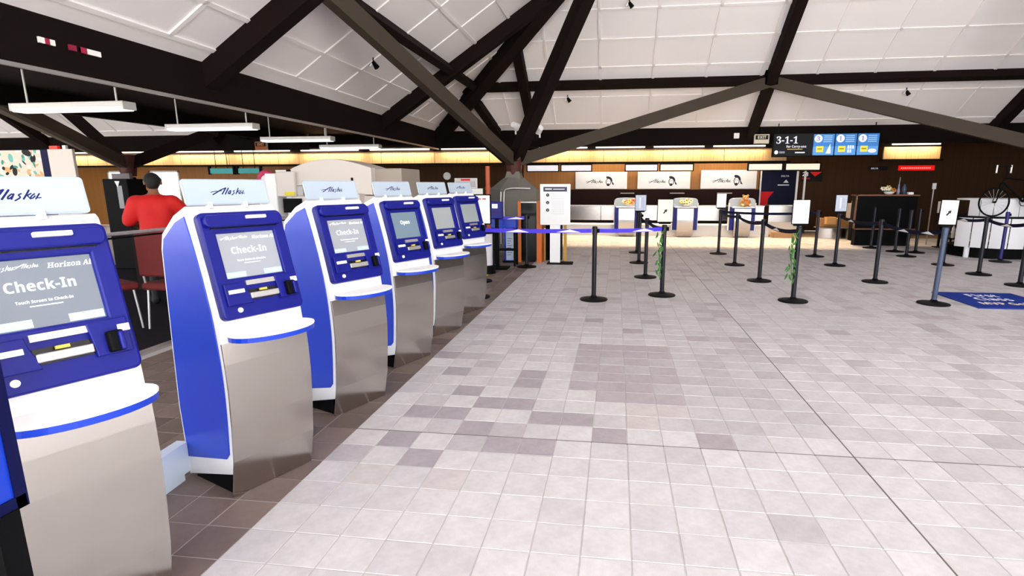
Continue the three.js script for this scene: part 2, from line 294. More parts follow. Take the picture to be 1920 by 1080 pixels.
wall('wall_far', span(4.6, 13, 0, 3.2, FZ - 0.2, FZ), M.wallShaded);
wall('wall_right', span(12.5, 12.7, 0, 3.1, -19.6, -3.0), M.wallShaded);  // lengthened forward out of view to darken the far right
wall('wall_left', span(-24.2, -24, 0, 3.2, -19.6, -9), M.wallShaded);

// lit valance: an oak board under a run of tube lights, over the counters of both halls
const valance = struct('trim');
for (let k = 0; k < 14; k++) { const a = -20 + k * 1.78; if (a + 1.77 < 5.4) part('valance_board', span(a, a + 1.765, 2.18, 2.54, -17.66, -17.6), M.oak, valance); }
part('valance_board', span(7.55, 9.05, 2.2, 2.54, -17.66, -17.6), M.oak, valance);
part('valance_rail', [span(-20, 5.0, 2.12, 2.18, -17.7, -17.5), span(-20, 5, 2.54, 2.57, -17.66, -17.5), span(7.5, 9.1, 2.14, 2.2, -17.7, -17.5), span(-20, 5, 2.57, 3.1, -17.72, -17.66), span(7.5, 9.1, 2.57, 3.1, -17.72, -17.66)], M.fascia, valance);
let tubeNo = 0;
function coveTube(x0, x1, y = 2.6, power = 1) {
  const c = (x0 + x1) / 2, ord = ['first', 'second', 'third', 'fourth', 'fifth', 'sixth', 'seventh', 'eighth', 'ninth', 'tenth', 'eleventh', 'twelfth', 'thirteenth', 'fourteenth'][tubeNo++];
  const t = thing('cove_light', ord + ' strip light from the left above the lit wooden valance', 'light', [c, y, -17.42], 0, 'strip lights above the valance');
  part('housing', box(x1 - x0, 0.03, 0.09, 0, 0.035, 0), M.white, t); part('tube', at(cyl(0.02, 0.02, x1 - x0 - 0.04, 0, 0, 0, 10), 0, 0, 0, 0, 0, Math.PI / 2), M.tubeGlow, t);
  const l = new THREE.RectAreaLight(new THREE.Color(1, 0.8, 0.56), 42 * power, x1 - x0, 0.05); l.position.set(c, y - 0.03, -17.42); l.lookAt(c, 2.3, -17.62); scene.add(l);
}
for (let k = 0; k < 7; k++) coveTube(-19.6 + 2.35 * k, -19.6 + 2.35 * k + 2.0);
for (let k = 0; k < 4; k++) coveTube(-2.4 + 1.72 * k, -2.4 + 1.72 * k + 1.5);
coveTube(7.65, 8.95, 2.6);

// ================================================================ COLUMNS WITH BRANCHING ARMS
function column(mx, label, dark, nodes = true) {
  const bx = mx(-2.35), t = thing('branching_column', label, 'column', [bx, 0, -12.9]);
  const P = (x, y, z) => V(mx(x) - bx, y, z + 12.9);
  const ped = part('pedestal', [at(new THREE.CylinderGeometry(0.58, 0.62, 1.4, 8), 0, 0.7, 0, 0, Math.PI / 8), at(new THREE.CylinderGeometry(0.24, 0.58, 0.26, 8), 0, 1.53, 0, 0, Math.PI / 8), at(new THREE.CylinderGeometry(0.2, 0.26, 0.16, 4), 0, 1.72, 0, 0, Math.PI / 4)], dark ? M.black : M.concrete, t); ped.geometry.computeVertexNormals();
  if (dark) { ped.scale.set(0.7, 0.95, 0.7); part('hub_plate', rbox(0.5, 0.16, 0.1, 0.01, 0, 1.72, 0.2), mat('#6a666a', 0.7), t); }
  part('steel_hub', [at(new THREE.CylinderGeometry(0.24, 0.17, 0.5, 6), 0, 1.98, 0), rbox(0.36, 0.22, 0.36, 0.02, 0, 2.15, 0)], M.rust, t);
  const arm = (e, w, h) => part('arm', bar(P(-2.35, 2.02, -12.9), e, w, h), w > 0.25 ? M.beam : M.arm, t);
  arm(P(3.56, 3.9, -14.64), 0.18, 0.26); arm(P(-3.64, 3.9, -6.92), 0.15, 0.26); arm(P(0.3, 6.55, -10.25), 0.26, 0.26); arm(P(-4.3, 3.35, -15.1), 0.26, 0.28);
  part('node_plate', [rbox(0.3, 0.34, 0.3, 0.02, ...P(3.56, 3.98, -14.64).toArray())], M.beam, t);
  return { t, ped, P };
}
const col1 = column((x) => x, 'branching steel column on a grey concrete pedestal beside the tall wooden cabinet', false);
part('conduit', tube([V(-0.12, 0.2, 0.62), V(-0.12, 1.25, 0.62), V(-0.1, 1.38, 0.62), V(0.0, 1.42, 0.62), V(0.45, 1.42, 0.5)], 0.02, 40), M.alu, col1.t);
part('conduit', tube([V(-0.2, 0.2, 0.62), V(-0.2, 1.0, 0.62), V(-0.19, 1.35, 0.6)], 0.02, 30), M.alu, col1.t);
for (const [x, y, turn] of [[0.05, 2.8, 0.5], [0.6, 2.72, -0.6]]) { const l = part('spotlight', [at(new THREE.CylinderGeometry(0.06, 0.1, 0.16, 16), x, y, 0.1, 1.2, 0, turn), box(0.03, 0.2, 0.03, x, y - 0.08, 0.02)], M.white, col1.t); }
column((x) => -14.6 - x, 'branching steel column with a black pedestal behind the person in red', true);
column((x) => 2 * RIDGE - x, 'branching steel column at the right whose arm rises to the ceiling node', false);
solo('pipe', 'orange standpipe rising beside the grey concrete pedestal', 'pipe', [cyl(0.05, 0.05, 1.9, 0, 0.95, 0, 14), cyl(0.06, 0.06, 0.06, 0, 1.43, 0, 14)], mat('#c9603a', 0.5), [-2.8, 0, -12.15]);
for (const [x, y, z, f] of [[-4.23, 3.61, -9.77, 'on the left slope'], [-1.32, 3.72, -15.07, 'above the arm near the column'], [0.16, 5.24, -12.72, 'near the top edge'], [6.81, 3.71, -15.07, 'at the right under the long beam']]) {
  const t = thing('ceiling_spotlight', 'tiny black fitting on the white ceiling ' + f, 'fitting', [x, y, z]);
  part('stem', cyl(0.012, 0.012, 0.1, 0, 0, 0, 8), M.black, t); part('head', at(new THREE.CylinderGeometry(0.03, 0.05, 0.12, 12), 0.03, -0.07, 0, 0, 0, 0.6), M.black, t); part('bracket', at(box(0.02, 0.1, 0.02), -0.03, -0.05, 0, 0, 0, -0.6), M.white, t);
}
// small plates on the left fascia
for (const [z0, z1, kind, lab] of [[-4.72, -4.87, 0, 'white and red striped plate on the dark left fascia'], [-5.01, -5.08, 1, 'single dark red square plate on the left fascia'], [-5.12, -5.34, 2, 'red and white long plate on the left fascia, nearest the ceiling beam']]) {
  const t = thing('fascia_plate', lab, 'plate', [-5.19, 2.79, (z0 + z1) / 2]); const w = z0 - z1;
  part('plate', box(0.02, 0.05, w), kind === 1 ? mat('#8a1236', 0.6) : M.white, t);
  if (kind !== 1) part('red_stripe', box(0.024, 0.052, w * 0.3, 0, 0, kind ? w * 0.35 : 0), mat('#a01840', 0.6), t);
}

// ================================================================ PENDANT LAMPS
[[-6.65, 'nearest, largest'], [-9.2, 'second'], [-11.85, 'third'], [-14.35, 'farthest']].forEach(([z, which]) => {
  const t = thing('pendant_lamp', which + ' white pendant tube lamp hanging beyond the left fascia', 'lamp', [-6.98, 2.47, z], 0, 'pendant lamps in a row'), L = 1.62;
  part('housing', rbox(L, 0.07, 0.2, 0.015, 0, 0.04, 0), M.white, t); part('diffuser', rbox(L - 0.02, 0.05, 0.19, 0.015, 0, -0.01, 0), M.lamp, t);
  for (const s of [-1, 1]) part('end_cap', rbox(0.03, 0.1, 0.21, 0.01, s * L / 2, 0.025, 0), M.white, t);
  for (const s of [-1, 1]) part('rod', cyl(0.012, 0.012, 0.5, s * (L / 2 - 0.16), 0.3, 0, 10), M.white, t);
  const l = new THREE.RectAreaLight(new THREE.Color(1, 0.96, 1), 1.5, L, 0.18); l.position.set(-6.98, 2.43, z); l.lookAt(-6.98, 0, z); scene.add(l);
});

// ================================================================ SELF-SERVICE KIOSKS
const PROF = [[0, 0], [0.2, 0.043], [0.4, 0.062], [0.55, 0.07], [0.68, 0.066], [0.8, 0.056], [0.92, 0.04], [1.09, 0.0], [1.26, -0.05], [1.39, -0.098]];
const frontCurve = new THREE.CatmullRomCurve3(PROF.map(([v, w]) => V(w, v, 0)));
const KW = 0.43;
function wAt(v) { for (let k = 1; k < PROF.length; k++) if (v <= PROF[k][0]) { const [a, b] = [PROF[k - 1], PROF[k]]; return b[1] + (a[1] - b[1]) * (b[0] - v) / (b[0] - a[0]); } return -0.1; }
function sideExtrude(pts, w, bevel = 0.004) { const g = extr(shapeOf(pts), w - 2 * bevel, bevel); return g.translate(0, 0, -w / 2 + bevel).rotateY(-Math.PI / 2); }   // profile (w, v) -> local z, y; width along x
const KPARTS = (() => {
  const N = 30, fr = []; for (let k = 0; k <= N; k++) { const v = 0.13 + (1.39 - 0.13) * k / N; fr.push([wAt(v) - 0.006, v]); }
  const body = [[-0.4, 0.02], ...fr, [-0.12, 1.4], [-0.22, 1.36], [-0.345, 1.27], [-0.37, 1.2], [-0.4, 0.7], [-0.415, 0.4]];
  const bodyG = sideExtrude(body, KW, 0.006);
  const sp = []; for (let k = 0; k <= 16; k++) { const v = 0.23 + (1.36 - 0.23) * k / 16; sp.push([wAt(v) - 0.038, v]); }
  const side = [[-0.385, 0.12], [-0.02, 0.2], ...sp, [-0.21, 1.33], [-0.33, 1.25], [-0.352, 1.19], [-0.383, 0.7], [-0.398, 0.4]];
  const sideG = sideExtrude(side, 0.008, 0.002);
  const sheet = []; for (let k = 0; k <= 24; k++) { const v = 0.004 + 0.782 * k / 24; sheet.push([wAt(v) + 0.004, v]); } for (let k = 24; k >= 0; k--) { const v = 0.004 + 0.782 * k / 24; sheet.push([wAt(v) - 0.004, v]); }
  const sheetG = sideExtrude(sheet, KW + 0.01, 0.001);
  const plinthG = box(KW - 0.04, 0.15, 0.34, 0, 0.075, -0.2);
  const sh = new THREE.Shape(); sh.moveTo(-0.2, 0); sh.bezierCurveTo(-0.215, 0.09, -0.1, 0.15, 0.02, 0.15); sh.bezierCurveTo(0.14, 0.15, 0.225, 0.09, 0.21, 0.02); sh.lineTo(0.19, -0.03); sh.lineTo(-0.18, -0.03); sh.closePath();
  const shelfTop = at(extr(sh, 0.006, 0.003), 0, 0, 0, Math.PI / 2), shelfEdge = at(extr(sh, 0.024, 0.001), 0, 0, 0, Math.PI / 2);
  return { bodyG, sideG, sheetG, plinthG, shelfTop, shelfEdge };
})();
const screenA = screenTex('#5c6570', '#eef3f6', 'Check-In', true), screenB = screenTex('#8b8f96', '#e6e8ea', 'Check-In', true), screenC = screenTex('#5f7280', '#e6eeee', 'Open', false), screenD = screenTex('#868c8c', '#cfd2cc', '', false);
function kiosk(k, label, scr, glow) {
  const th = 23.5 * Math.PI / 180, ux = Math.sin(th), uz = -Math.cos(th);
  const A = [-1.845 + 0.01 * k, -2.255 - 0.985 * (k - 2)];
  const t = thing('check_in_kiosk', label, 'kiosk', [A[0] + ux * KW / 2, 0, A[1] + uz * KW / 2], Math.PI / 2 - th, 'row of check-in kiosks');
  part('body', KPARTS.bodyG, M.whiteShell, t); part('plinth', KPARTS.plinthG, M.black, t);
  for (const s of [-1, 1]) part('side_panel', KPARTS.sideG, M.blue, t, [s * (KW / 2 + 0.001), 0, 0]);
  part('front_panel', KPARTS.sheetG, M.steel, t);
  part('front_seam', box(KW - 0.03, 0.006, 0.01, 0, 0.795, wAt(0.795) - 0.006), M.joint, t);
  const shelf = part('shelf', KPARTS.shelfTop, M.white, t, [0.01, 0.825, 0.07]); part('shelf_edge', KPARTS.shelfEdge, M.blue, shelf, [0, -0.0065, 0]);
  // bezel leans back with the front
  const bz = new THREE.Group(); bz.name = 'screen_bezel'; t.add(bz); bz.position.set(0.0, 1.128, -0.016); bz.rotation.x = -0.265;
  const fr = roundRect(0.392, 0.484, 0.022); const hole = new THREE.Path(); hole.moveTo(-0.15, -0.07); hole.lineTo(-0.15, 0.158); hole.lineTo(0.15, 0.158); hole.lineTo(0.15, -0.07); hole.closePath(); fr.holes.push(hole);
  part('bezel_frame', at(extr(fr, 0.03, 0.008), 0, 0, 0.004), M.bezel, bz);
  const glass = new THREE.MeshPhysicalMaterial({ map: scr, roughness: 0.08, emissive: 0xffffff, emissiveMap: scr, emissiveIntensity: glow, clearcoat: 1, clearcoatRoughness: 0.03 });
  part('screen', new THREE.PlaneGeometry(0.3, 0.228), glass, bz, [0, 0.044, 0.03]);
  part('visor', [at(extr(roundRect(0.37, 0.045, 0.018), 0.02, 0.006), 0, 0.205, 0.04)], M.bezel, bz);
  part('visor_shadow_gap', box(0.33, 0.012, 0.01, 0, 0.177, 0.038), M.blackGloss, bz);
  part('visor_tab', rbox(0.1, 0.016, 0.02, 0.004, 0.05, 0.215, 0.07), M.whiteShell, bz);
  // printer and reader deck under the screen
  part('deck_wing', at(extr(shapeOf([[-0.175, -0.09], [-0.085, -0.09], [-0.08, -0.12], [-0.06, -0.185], [-0.175, -0.185]]), 0.014, 0.003), 0, 0, 0.04), M.bezel, bz);
  part('deck_wing', at(extr(shapeOf([[0.075, -0.08], [0.18, -0.075], [0.18, -0.185], [0.085, -0.185]]), 0.016, 0.003), 0, 0, 0.04), M.bezel, bz);
  part('ticket_slot', [box(0.15, 0.05, 0.01, 0.005, -0.15, 0.041)], M.blackGloss, bz);
  part('ticket_tray', [rbox(0.145, 0.028, 0.026, 0.005, 0.005, -0.155, 0.05)], M.alu, bz);
  part('slot_lamp', box(0.035, 0.01, 0.012, 0.0, -0.132, 0.058), mat('#c9b94a', 0.5), bz);
  part('slot_lip', box(0.15, 0.022, 0.014, 0.005, -0.092, 0.045), M.alu, bz);
  const cr = part('card_reader', [rbox(0.045, 0.07, 0.04, 0.008, 0.135, -0.148, 0.066)], M.black, bz); part('card_slot', rbox(0.016, 0.062, 0.05, 0.006, 0.146, -0.15, 0.072), M.bezel, cr); 
  part('reader_sticker', rbox(0.034, 0.024, 0.006, 0.002, 0.168, -0.108, 0.062), M.paper, bz);
  part('label_plate', rbox(0.075, 0.018, 0.006, 0.002, -0.13, -0.126, 0.062), M.paper, bz);
  part('sensor_button', at(new THREE.CylinderGeometry(0.011, 0.012, 0.008, 16), -0.125, -0.212, 0.045, Math.PI / 2), M.paper, bz);
  // header sign on two clips
  const sg = part('header_sign', at(extr(roundRect(0.402, 0.118, 0.012), 0.008, 0.002), 0, 0, 0), M.acryl, t, [-0.008, 1.468, -0.125], [-0.26, 0, 0]);
  part('sign_lettering', new THREE.PlaneGeometry(0.392, 0.108), printMat(signTex, 0.35), sg, [0, 0, 0.0108]);
  for (const x of [-0.1, 0.07]) part('sign_clip', rbox(0.02, 0.03, 0.03, 0.004, x, -0.064, 0.003), M.whiteShell, sg);
  return t;
}
kiosk(1, 'nearest check-in kiosk, cut by the left edge of the picture, dark grey screen', screenA, 0.3);
kiosk(2, 'second nearest check-in kiosk, its whole blue side panel showing', screenB, 0.2);
kiosk(3, 'third nearest check-in kiosk, in front of the beige scanner', screenB, 0.2);
kiosk(4, 'fourth nearest check-in kiosk, its screen reading Open', screenC, 0.28);
kiosk(5, 'fifth nearest check-in kiosk, between the Open screen and the last kiosk', screenD, 0.3);
kiosk(6, 'farthest check-in kiosk of the row, beside the white framed notice', screenD, 0.3);
// low boards that join the kiosks
for (let k = 1; k < 6; k++) { const z = -2.255 - 0.985 * (k - 2); solo('base_board', ['pale', 'pale', 'pale', 'pale', 'pale'][k - 1] + ' low board joining the ' + ['nearest', 'second', 'third', 'fourth', 'fifth'][k - 1] + ' and ' + ['second', 'third', 'fourth', 'fifth', 'sixth'][k - 1] + ' kiosks', 'board', [span(-0.03, 0.03, 0.04, 0.2, -0.29, 0.29), span(-0.02, 0.02, 0, 0.04, -0.25, 0.25)], mat('#c9d6e2', 0.5), [-2.19, 0, z - 0.85], [0, 0.06, 0], 'boards joining the kiosks'); }
// stand at the left edge
{ const t = thing('sign_stand', 'blue panel on a black post at the lower left edge, before the nearest kiosk', 'stand', [-1.575, 0, -1.08]);
  part('post', span(-0.03, 0.02, 0.02, 0.66, -0.06, 0.0), M.black, t); part('post', span(-0.03, 0.02, 0.02, 0.66, 0.34, 0.4), M.black, t); part('base', rbox(0.16, 0.03, 0.62, 0.01, 0, 0.015, 0.17), M.black, t);
  part('panel', rbox(0.03, 0.5, 0.56, 0.006, -0.005, 0.92, 0.2), M.blue, t); part('panel_frame', [span(-0.024, 0.016, 0.655, 0.69, -0.085, 0.49), span(-0.024, 0.016, 0.655, 1.18, -0.09, -0.06)], M.navy, t);
  solo('waste_bin', 'pale textured bin behind the black post at the lower left edge', 'bin', [at(new THREE.CylinderGeometry(0.13, 0.11, 0.5, 24), 0, 0.25, 0), at(new THREE.TorusGeometry(0.13, 0.008, 8, 24), 0, 0.5, 0, Math.PI / 2)], mat('#b9b7b2', 0.8, 0, { bumpMap: grainTex, bumpScale: 0.01 }), [-1.77, 0, -0.8]); }

// ================================================================ QUEUE POSTS AND BELTS
const POST = { base: new THREE.LatheGeometry([[0, 0.0], [0.18, 0.0], [0.185, 0.008], [0.18, 0.018], [0.1, 0.03], [0.045, 0.04], [0.034, 0.06]].map(([a, b]) => new THREE.Vector2(a, b)), 32), pole: cyl(0.03, 0.03, 0.84, 0, 0.46, 0, 20), cap: merge([cyl(0.036, 0.034, 0.09, 0, 0.915, 0, 20), cyl(0.028, 0.036, 0.012, 0, 0.966, 0, 20)]), clip: merge([0, 1, 2, 3].map((k) => at(box(0.02, 0.05, 0.05), 0.035, 0, 0, 0, k * Math.PI / 2).translate(0, 0.915, 0))) };
const arrowTex = canvasTex(256, 380, (x, w, h) => { x.fillStyle = '#f4f2f0'; x.fillRect(0, 0, w, h); x.save(); x.translate(128, 200); x.rotate(-0.9); x.fillStyle = '#161310'; x.fillRect(-50, -14, 60, 28); x.beginPath(); x.moveTo(8, -32); x.lineTo(58, 0); x.lineTo(8, 32); x.fill(); x.restore(); });
const plainTex = canvasTex(256, 380, (x, w, h) => { x.fillStyle = '#f3f3f5'; x.fillRect(0, 0, w, h); });
const greyTex = canvasTex(256, 380, (x, w, h) => { x.fillStyle = '#b9c0d0'; x.fillRect(0, 0, w, h); x.fillStyle = '#d8dde8'; x.fillRect(90, 60, 40, 260); x.fillStyle = '#98a0b4'; for (let k = 0; k < 7; k++) x.fillRect(140, 70 + k * 36, 70, 8); });
const arrowWarm = canvasTex(256, 380, (x, w, h) => { x.fillStyle = '#f0d6bf'; x.fillRect(0, 0, w, h); x.save(); x.translate(128, 200); x.rotate(-0.9); x.fillStyle = '#1a1208'; x.fillRect(-46, -12, 50, 24); x.beginPath(); x.moveTo(0, -30); x.lineTo(50, 0); x.lineTo(0, 30); x.fill(); x.restore(); });
function post(x, z, label, sign, opt = {}) {
  const t = thing('queue_post', label, 'stanchion', [x, 0, z], 0, 'belt queue posts');
  part('base', POST.base, M.postBase, t); part('pole', POST.pole, opt.m || M.post, t); part('cap', POST.cap, opt.m || M.post, t); part('belt_clip', POST.clip, M.black, t);
  if (opt.lean) t.rotation.z = opt.lean;
  if (sign) {
    const s = part('sign_frame', [rbox(0.215, 0.31, 0.016, 0.006, 0, 1.155, 0), rbox(0.16, 0.03, 0.03, 0.008, 0, 0.995, 0)], M.black, t); s.rotation.y = 0.05;
    part('sign_card', new THREE.PlaneGeometry(0.198, 0.292), printMat(sign, 0.4), s, [0, 1.158, 0.009]);
  }
  return t;
}
post(-0.27, -7.28, 'queue post holding the purple belt midway, in front of the white notice board');
post(0.65, -7.69, 'queue post at the right end of the purple belt, with arrow sign', arrowWarm);
post(0.5, -9.22, 'queue post without sign just left of the arrow sign post');
post(0.46, -10.96, 'queue post with pale grey card left of the arrow sign post', greyTex);
post(0.48, -12.63, 'queue post farthest back before the left podium');
post(2.25, -12.63, 'queue post with pale card before the right podium', plainTex);
post(2.25, -10.87, 'queue post without sign in front of the right podium');
post(2.27, -9.07, 'queue post without sign between the right podium and the big white card');
post(2.32, -7.5, 'nearest middle queue post with a blank white card', plainTex);
post(4.19, -12.39, 'dark queue post before the steel luggage scale');
post(4.1, -11.02, 'queue post with grey card beside the luggage scale', greyTex);
post(4.03, -9.18, 'queue post without sign in front of the black counter');
post(4.04, -7.54, 'nearest right queue post, grey blue pole with arrow card, beside the blue mat', arrowTex, { m: mat('#3c4860', 0.4, 0.2), lean: -0.02 });
post(6.1, -12.62, 'dark queue post in front of the black counter, the nearest of the cluster there');
post(6.28, -13.51, 'dark queue post left in the cluster before the black counter');
post(6.63, -13.35, 'dark queue post right in the cluster before the black counter');
post(6.08, -14.25, 'farthest dark queue post at the foot of the black counter');
post(6.14, -11.34, 'queue post hidden behind the nearest right arrow post');
post(6.09, -10.18, 'queue post in front of the white round counter');
post(7.5, -11.95, 'queue post with a blue violet pole touching the white round counter', null, { m: mat('#1e1a66', 0.4, 0.2) });
post(6.03, -9.1, 'queue post cut by the right edge of the picture');
function belt(label, a, b, sag, m, marks) {
  const A = V(a[0], 0.915, a[1]), Bv = V(b[0], 0.915, b[1]), n = 16, pos = [], idx = [], d = Bv.clone().sub(A); const w = V(d.z, 0, -d.x).normalize().multiplyScalar(0.0015); A.addScaledVector(d, 0.04 / d.length()); Bv.addScaledVector(d, -0.04 / d.length());
  const ring = (k) => { const t = k / n, p = A.clone().lerp(Bv, t); p.y -= sag * 4 * t * (1 - t); return [[w, 0.026], [w, -0.026], [w.clone().negate(), -0.026], [w.clone().negate(), 0.026]].map(([o, y]) => [p.x + o.x, p.y + y, p.z + o.z]); };
  for (let k = 0; k <= n; k++) for (const q of ring(k)) pos.push(...q);
  for (let k = 0; k < n; k++) for (let s = 0; s < 4; s++) { const i = k * 4 + s, j = k * 4 + (s + 1) % 4; idx.push(i, j, i + 4, j, j + 4, i + 4); }
  const g = new THREE.BufferGeometry(); g.setAttribute('position', new THREE.Float32BufferAttribute(pos, 3)); g.setIndex(idx); const g2 = g.toNonIndexed(); g2.computeVertexNormals();
  g2.setAttribute('uv', new THREE.Float32BufferAttribute(new Float32Array(g2.attributes.position.count * 2), 2));
  const o = thing('belt', label, 'belt', [0, 0, 0], 0, 'retractable queue belts'); part('webbing', g2, m, o);
  for (const t of marks || []) {                                    // white printed mark on both faces of the webbing
    const p = A.clone().lerp(Bv, t); p.y -= sag * 4 * t * (1 - t); const u = d.clone().normalize(), h = 0.16;
    const tri = []; const put = (s, y) => p.clone().addScaledVector(u, s).add(V(0, y, 0));
    for (const sgn of [1, -1]) { const off = w.clone().multiplyScalar(sgn * 1.6); for (const [a1, b1, c1] of [[[-h, -0.016], [0.02, 0.02], [h, -0.018]], [[-0.03, -0.004], [0.01, 0.022], [0.06, -0.002]]]) for (const q of [a1, b1, c1]) tri.push(...put(q[0], q[1]).add(off).toArray()); }
    const mg = new THREE.BufferGeometry(); mg.setAttribute('position', new THREE.Float32BufferAttribute(tri, 3)); mg.computeVertexNormals(); mg.setAttribute('uv', new THREE.Float32BufferAttribute(new Float32Array(tri.length / 3 * 2), 2));
    part('printed_mark', mg, M.paper, o);
  }
  return o;
}
belt('purple belt running left from the middle post to the last kiosk', [-1.86, -7.25], [-0.27, -7.28], 0.01, M.beltPurple, [0.35, 0.8]);
belt('purple belt running right to the arrow sign post', [-0.27, -7.28], [0.65, -7.69], 0.01, M.beltPurple, [0.7]);
post(-1.86, -7.25, 'queue post beside the last kiosk at the left end of the purple belt');
belt('navy belt behind the arrow sign post, nearer stretch', [0.65, -7.69], [0.5, -9.22], 0.03, M.beltNavy);
belt('navy belt behind the arrow sign post, farther stretch', [0.5, -9.22], [0.46, -10.96], 0.04, M.beltNavy);
belt('navy belt from the pale card post before the right podium', [2.25, -12.63], [2.25, -10.87], 0.04, M.beltNavy);
belt('navy belt in the middle of the row before the right podium', [2.25, -10.87], [2.27, -9.07], 0.05, M.beltNavy);
belt('navy belt reaching the blank white card post', [2.27, -9.07], [2.32, -7.5], 0.05, M.beltNavy, [0.4]);
belt('dark belt from the white card post row to the luggage scale post', [2.25, -12.63], [4.19, -12.39], 0.03, M.beltNavy);
belt('navy belt from the grey card post toward the black counter', [4.1, -11.02], [4.03, -9.18], 0.05, M.beltNavy, [0.3]);
belt('navy belt reaching the nearest right arrow post', [4.03, -9.18], [4.04, -7.54], 0.06, M.beltNavy, [0.4, 0.8]);
belt('navy belt across the white round counter', [6.14, -11.34], [6.09, -10.18], 0.04, M.beltNavy, [0.4]);
belt('navy belt at the right edge before the white round counter', [6.09, -10.18], [6.03, -9.1], 0.05, M.beltNavy, [0.5]);
function garland(x, z, side, label) {                                // hanging leaf garland
  const leaves = []; for (let k = 0; k < 30; k++) { const y = 0.9 - 0.6 * k / 30, l = rr(0.06, 0.11); const s = new THREE.Shape(); s.moveTo(0, 0); s.quadraticCurveTo(0.022, -l / 2, 0, -l); s.quadraticCurveTo(-0.022, -l / 2, 0, 0); leaves.push(at(extr(s, 0.002), side * (0.05 + 0.03 * Math.sin(k)) + rr(-0.02, 0.02), y, rr(-0.02, 0.05), rr(-0.3, 0.3), rr(-1, 1), rr(-0.7, 0.7))); }
  leaves.push(tube([V(0, 0.93, 0.04), V(side * 0.05, 0.8, 0.03), V(side * 0.06, 0.55, 0.03), V(side * 0.04, 0.32, 0.02)], 0.005, 20, 6));
  solo('leaf_garland', label, 'garland', leaves, M.leaf, [x, 0, z]);
}
garland(0.65, -7.66, -1, 'green leaf garland hanging from the arrow sign post');
garland(2.3, -7.47, -1, 'green leaf garland hanging from the blank white card post');
// blue floor mat
{ const tex = canvasTex(1024, 768, (x, w, h) => { x.fillStyle = '#0a2c86'; x.fillRect(0, 0, w, h); x.fillStyle = '#eef2f6'; x.font = 'bold 190px sans-serif'; x.textAlign = 'center'; x.fillText('First', w / 2, 220); x.fillText('Class', w / 2, 410); x.fillStyle = '#f2e6c4'; x.font = 'bold 150px sans-serif'; x.fillText('MVP Gold', w / 2, 620); });
  const t = thing('floor_mat', 'blue floor mat with white and gold lettering at the right', 'mat', [4.95, 0, -7.85]);
  const mg = rbox(1.02, 0.012, 1.06, 0.004, 0, 0.006, 0); part('mat_body', mg, mat('#0a2c86', 0.8), t); part('lettering', at(new THREE.PlaneGeometry(0.98, 1.0), 0, 0.0128, 0, -Math.PI / 2), printMat(tex, 0.85), t); }
// ================================================================ TICKET COUNTERS UNDER THE VALANCE
const alaskaBoard = canvasTex(1024, 340, (x, w, h) => { x.fillStyle = '#dcdcdf'; x.fillRect(0, 0, w, h); scriptLogo(x, 210, 150, 340, '#1a1c2c'); emblem(x, 665, 185, 2.2); });
[[-1.4, 0.33, 1.36, 1.92, 'leftmost white wall board with script lettering and emblem'], [0.68, 2.39, 1.36, 1.92, 'middle white wall board with script lettering and emblem'], [2.73, 4.49, 1.36, 1.96, 'rightmost white wall board with script lettering and emblem, next to the navy panel']].forEach(([a, b, y0, y1, label]) => {
  const t = thing('airline_sign', label, 'sign', [(a + b) / 2, (y0 + y1) / 2, -19.25], 0, 'white boards on the ticket wall');
  part('board', rbox(b - a, y1 - y0, 0.06, 0.01), M.white, t); part('print', new THREE.PlaneGeometry(b - a - 0.02, y1 - y0 - 0.02), printMat(alaskaBoard, 0.5), t, [0, 0, 0.0305]);
});
solo('wall_clock', 'small round white clock on the dark far wall left of the column', 'clock', [at(new THREE.CylinderGeometry(0.13, 0.13, 0.05, 32), 0, 0, 0, Math.PI / 2), box(0.012, 0.09, 0.004, 0, 0.035, 0.028), box(0.07, 0.012, 0.004, 0.03, 0, 0.028)], M.white, [-5.92, 1.81, -19.37]);
// dark desk screen below the boards
solo('desk_screen', 'dark red wood screen behind the steel ticket counter', 'screen', span(-1.8, 4.6, 0.0, 1.34, -19.3, -19.22), matte('#1c0503', 0.6));
// wall washers over the boards
[[-1.4, 0.33, 'left'], [0.68, 2.39, 'middle'], [2.73, 4.49, 'right']].forEach(([a, b, w]) => {
  const c = (a + b) / 2, t = thing('wall_washer', w + ' strip lamp hidden over the white wall boards', 'lamp', [c, 2.75, -18.5]);
  part('housing', rbox(1.5, 0.05, 0.12, 0.01), M.white, t); part('tube', at(cyl(0.02, 0.02, 1.44, 0, 0, 0, 10), 0, -0.035, 0, 0, 0, Math.PI / 2), M.tubeGlow, t); part('hanger', box(0.03, 0.36, 0.03, 0, 0.18, 0), M.black, t);
  const l = new THREE.RectAreaLight(new THREE.Color(1, 0.86, 0.68), 60, 1.5, 0.08); l.position.set(c, 2.68, -18.48); l.lookAt(c, 1.5, -19.25); scene.add(l);
});
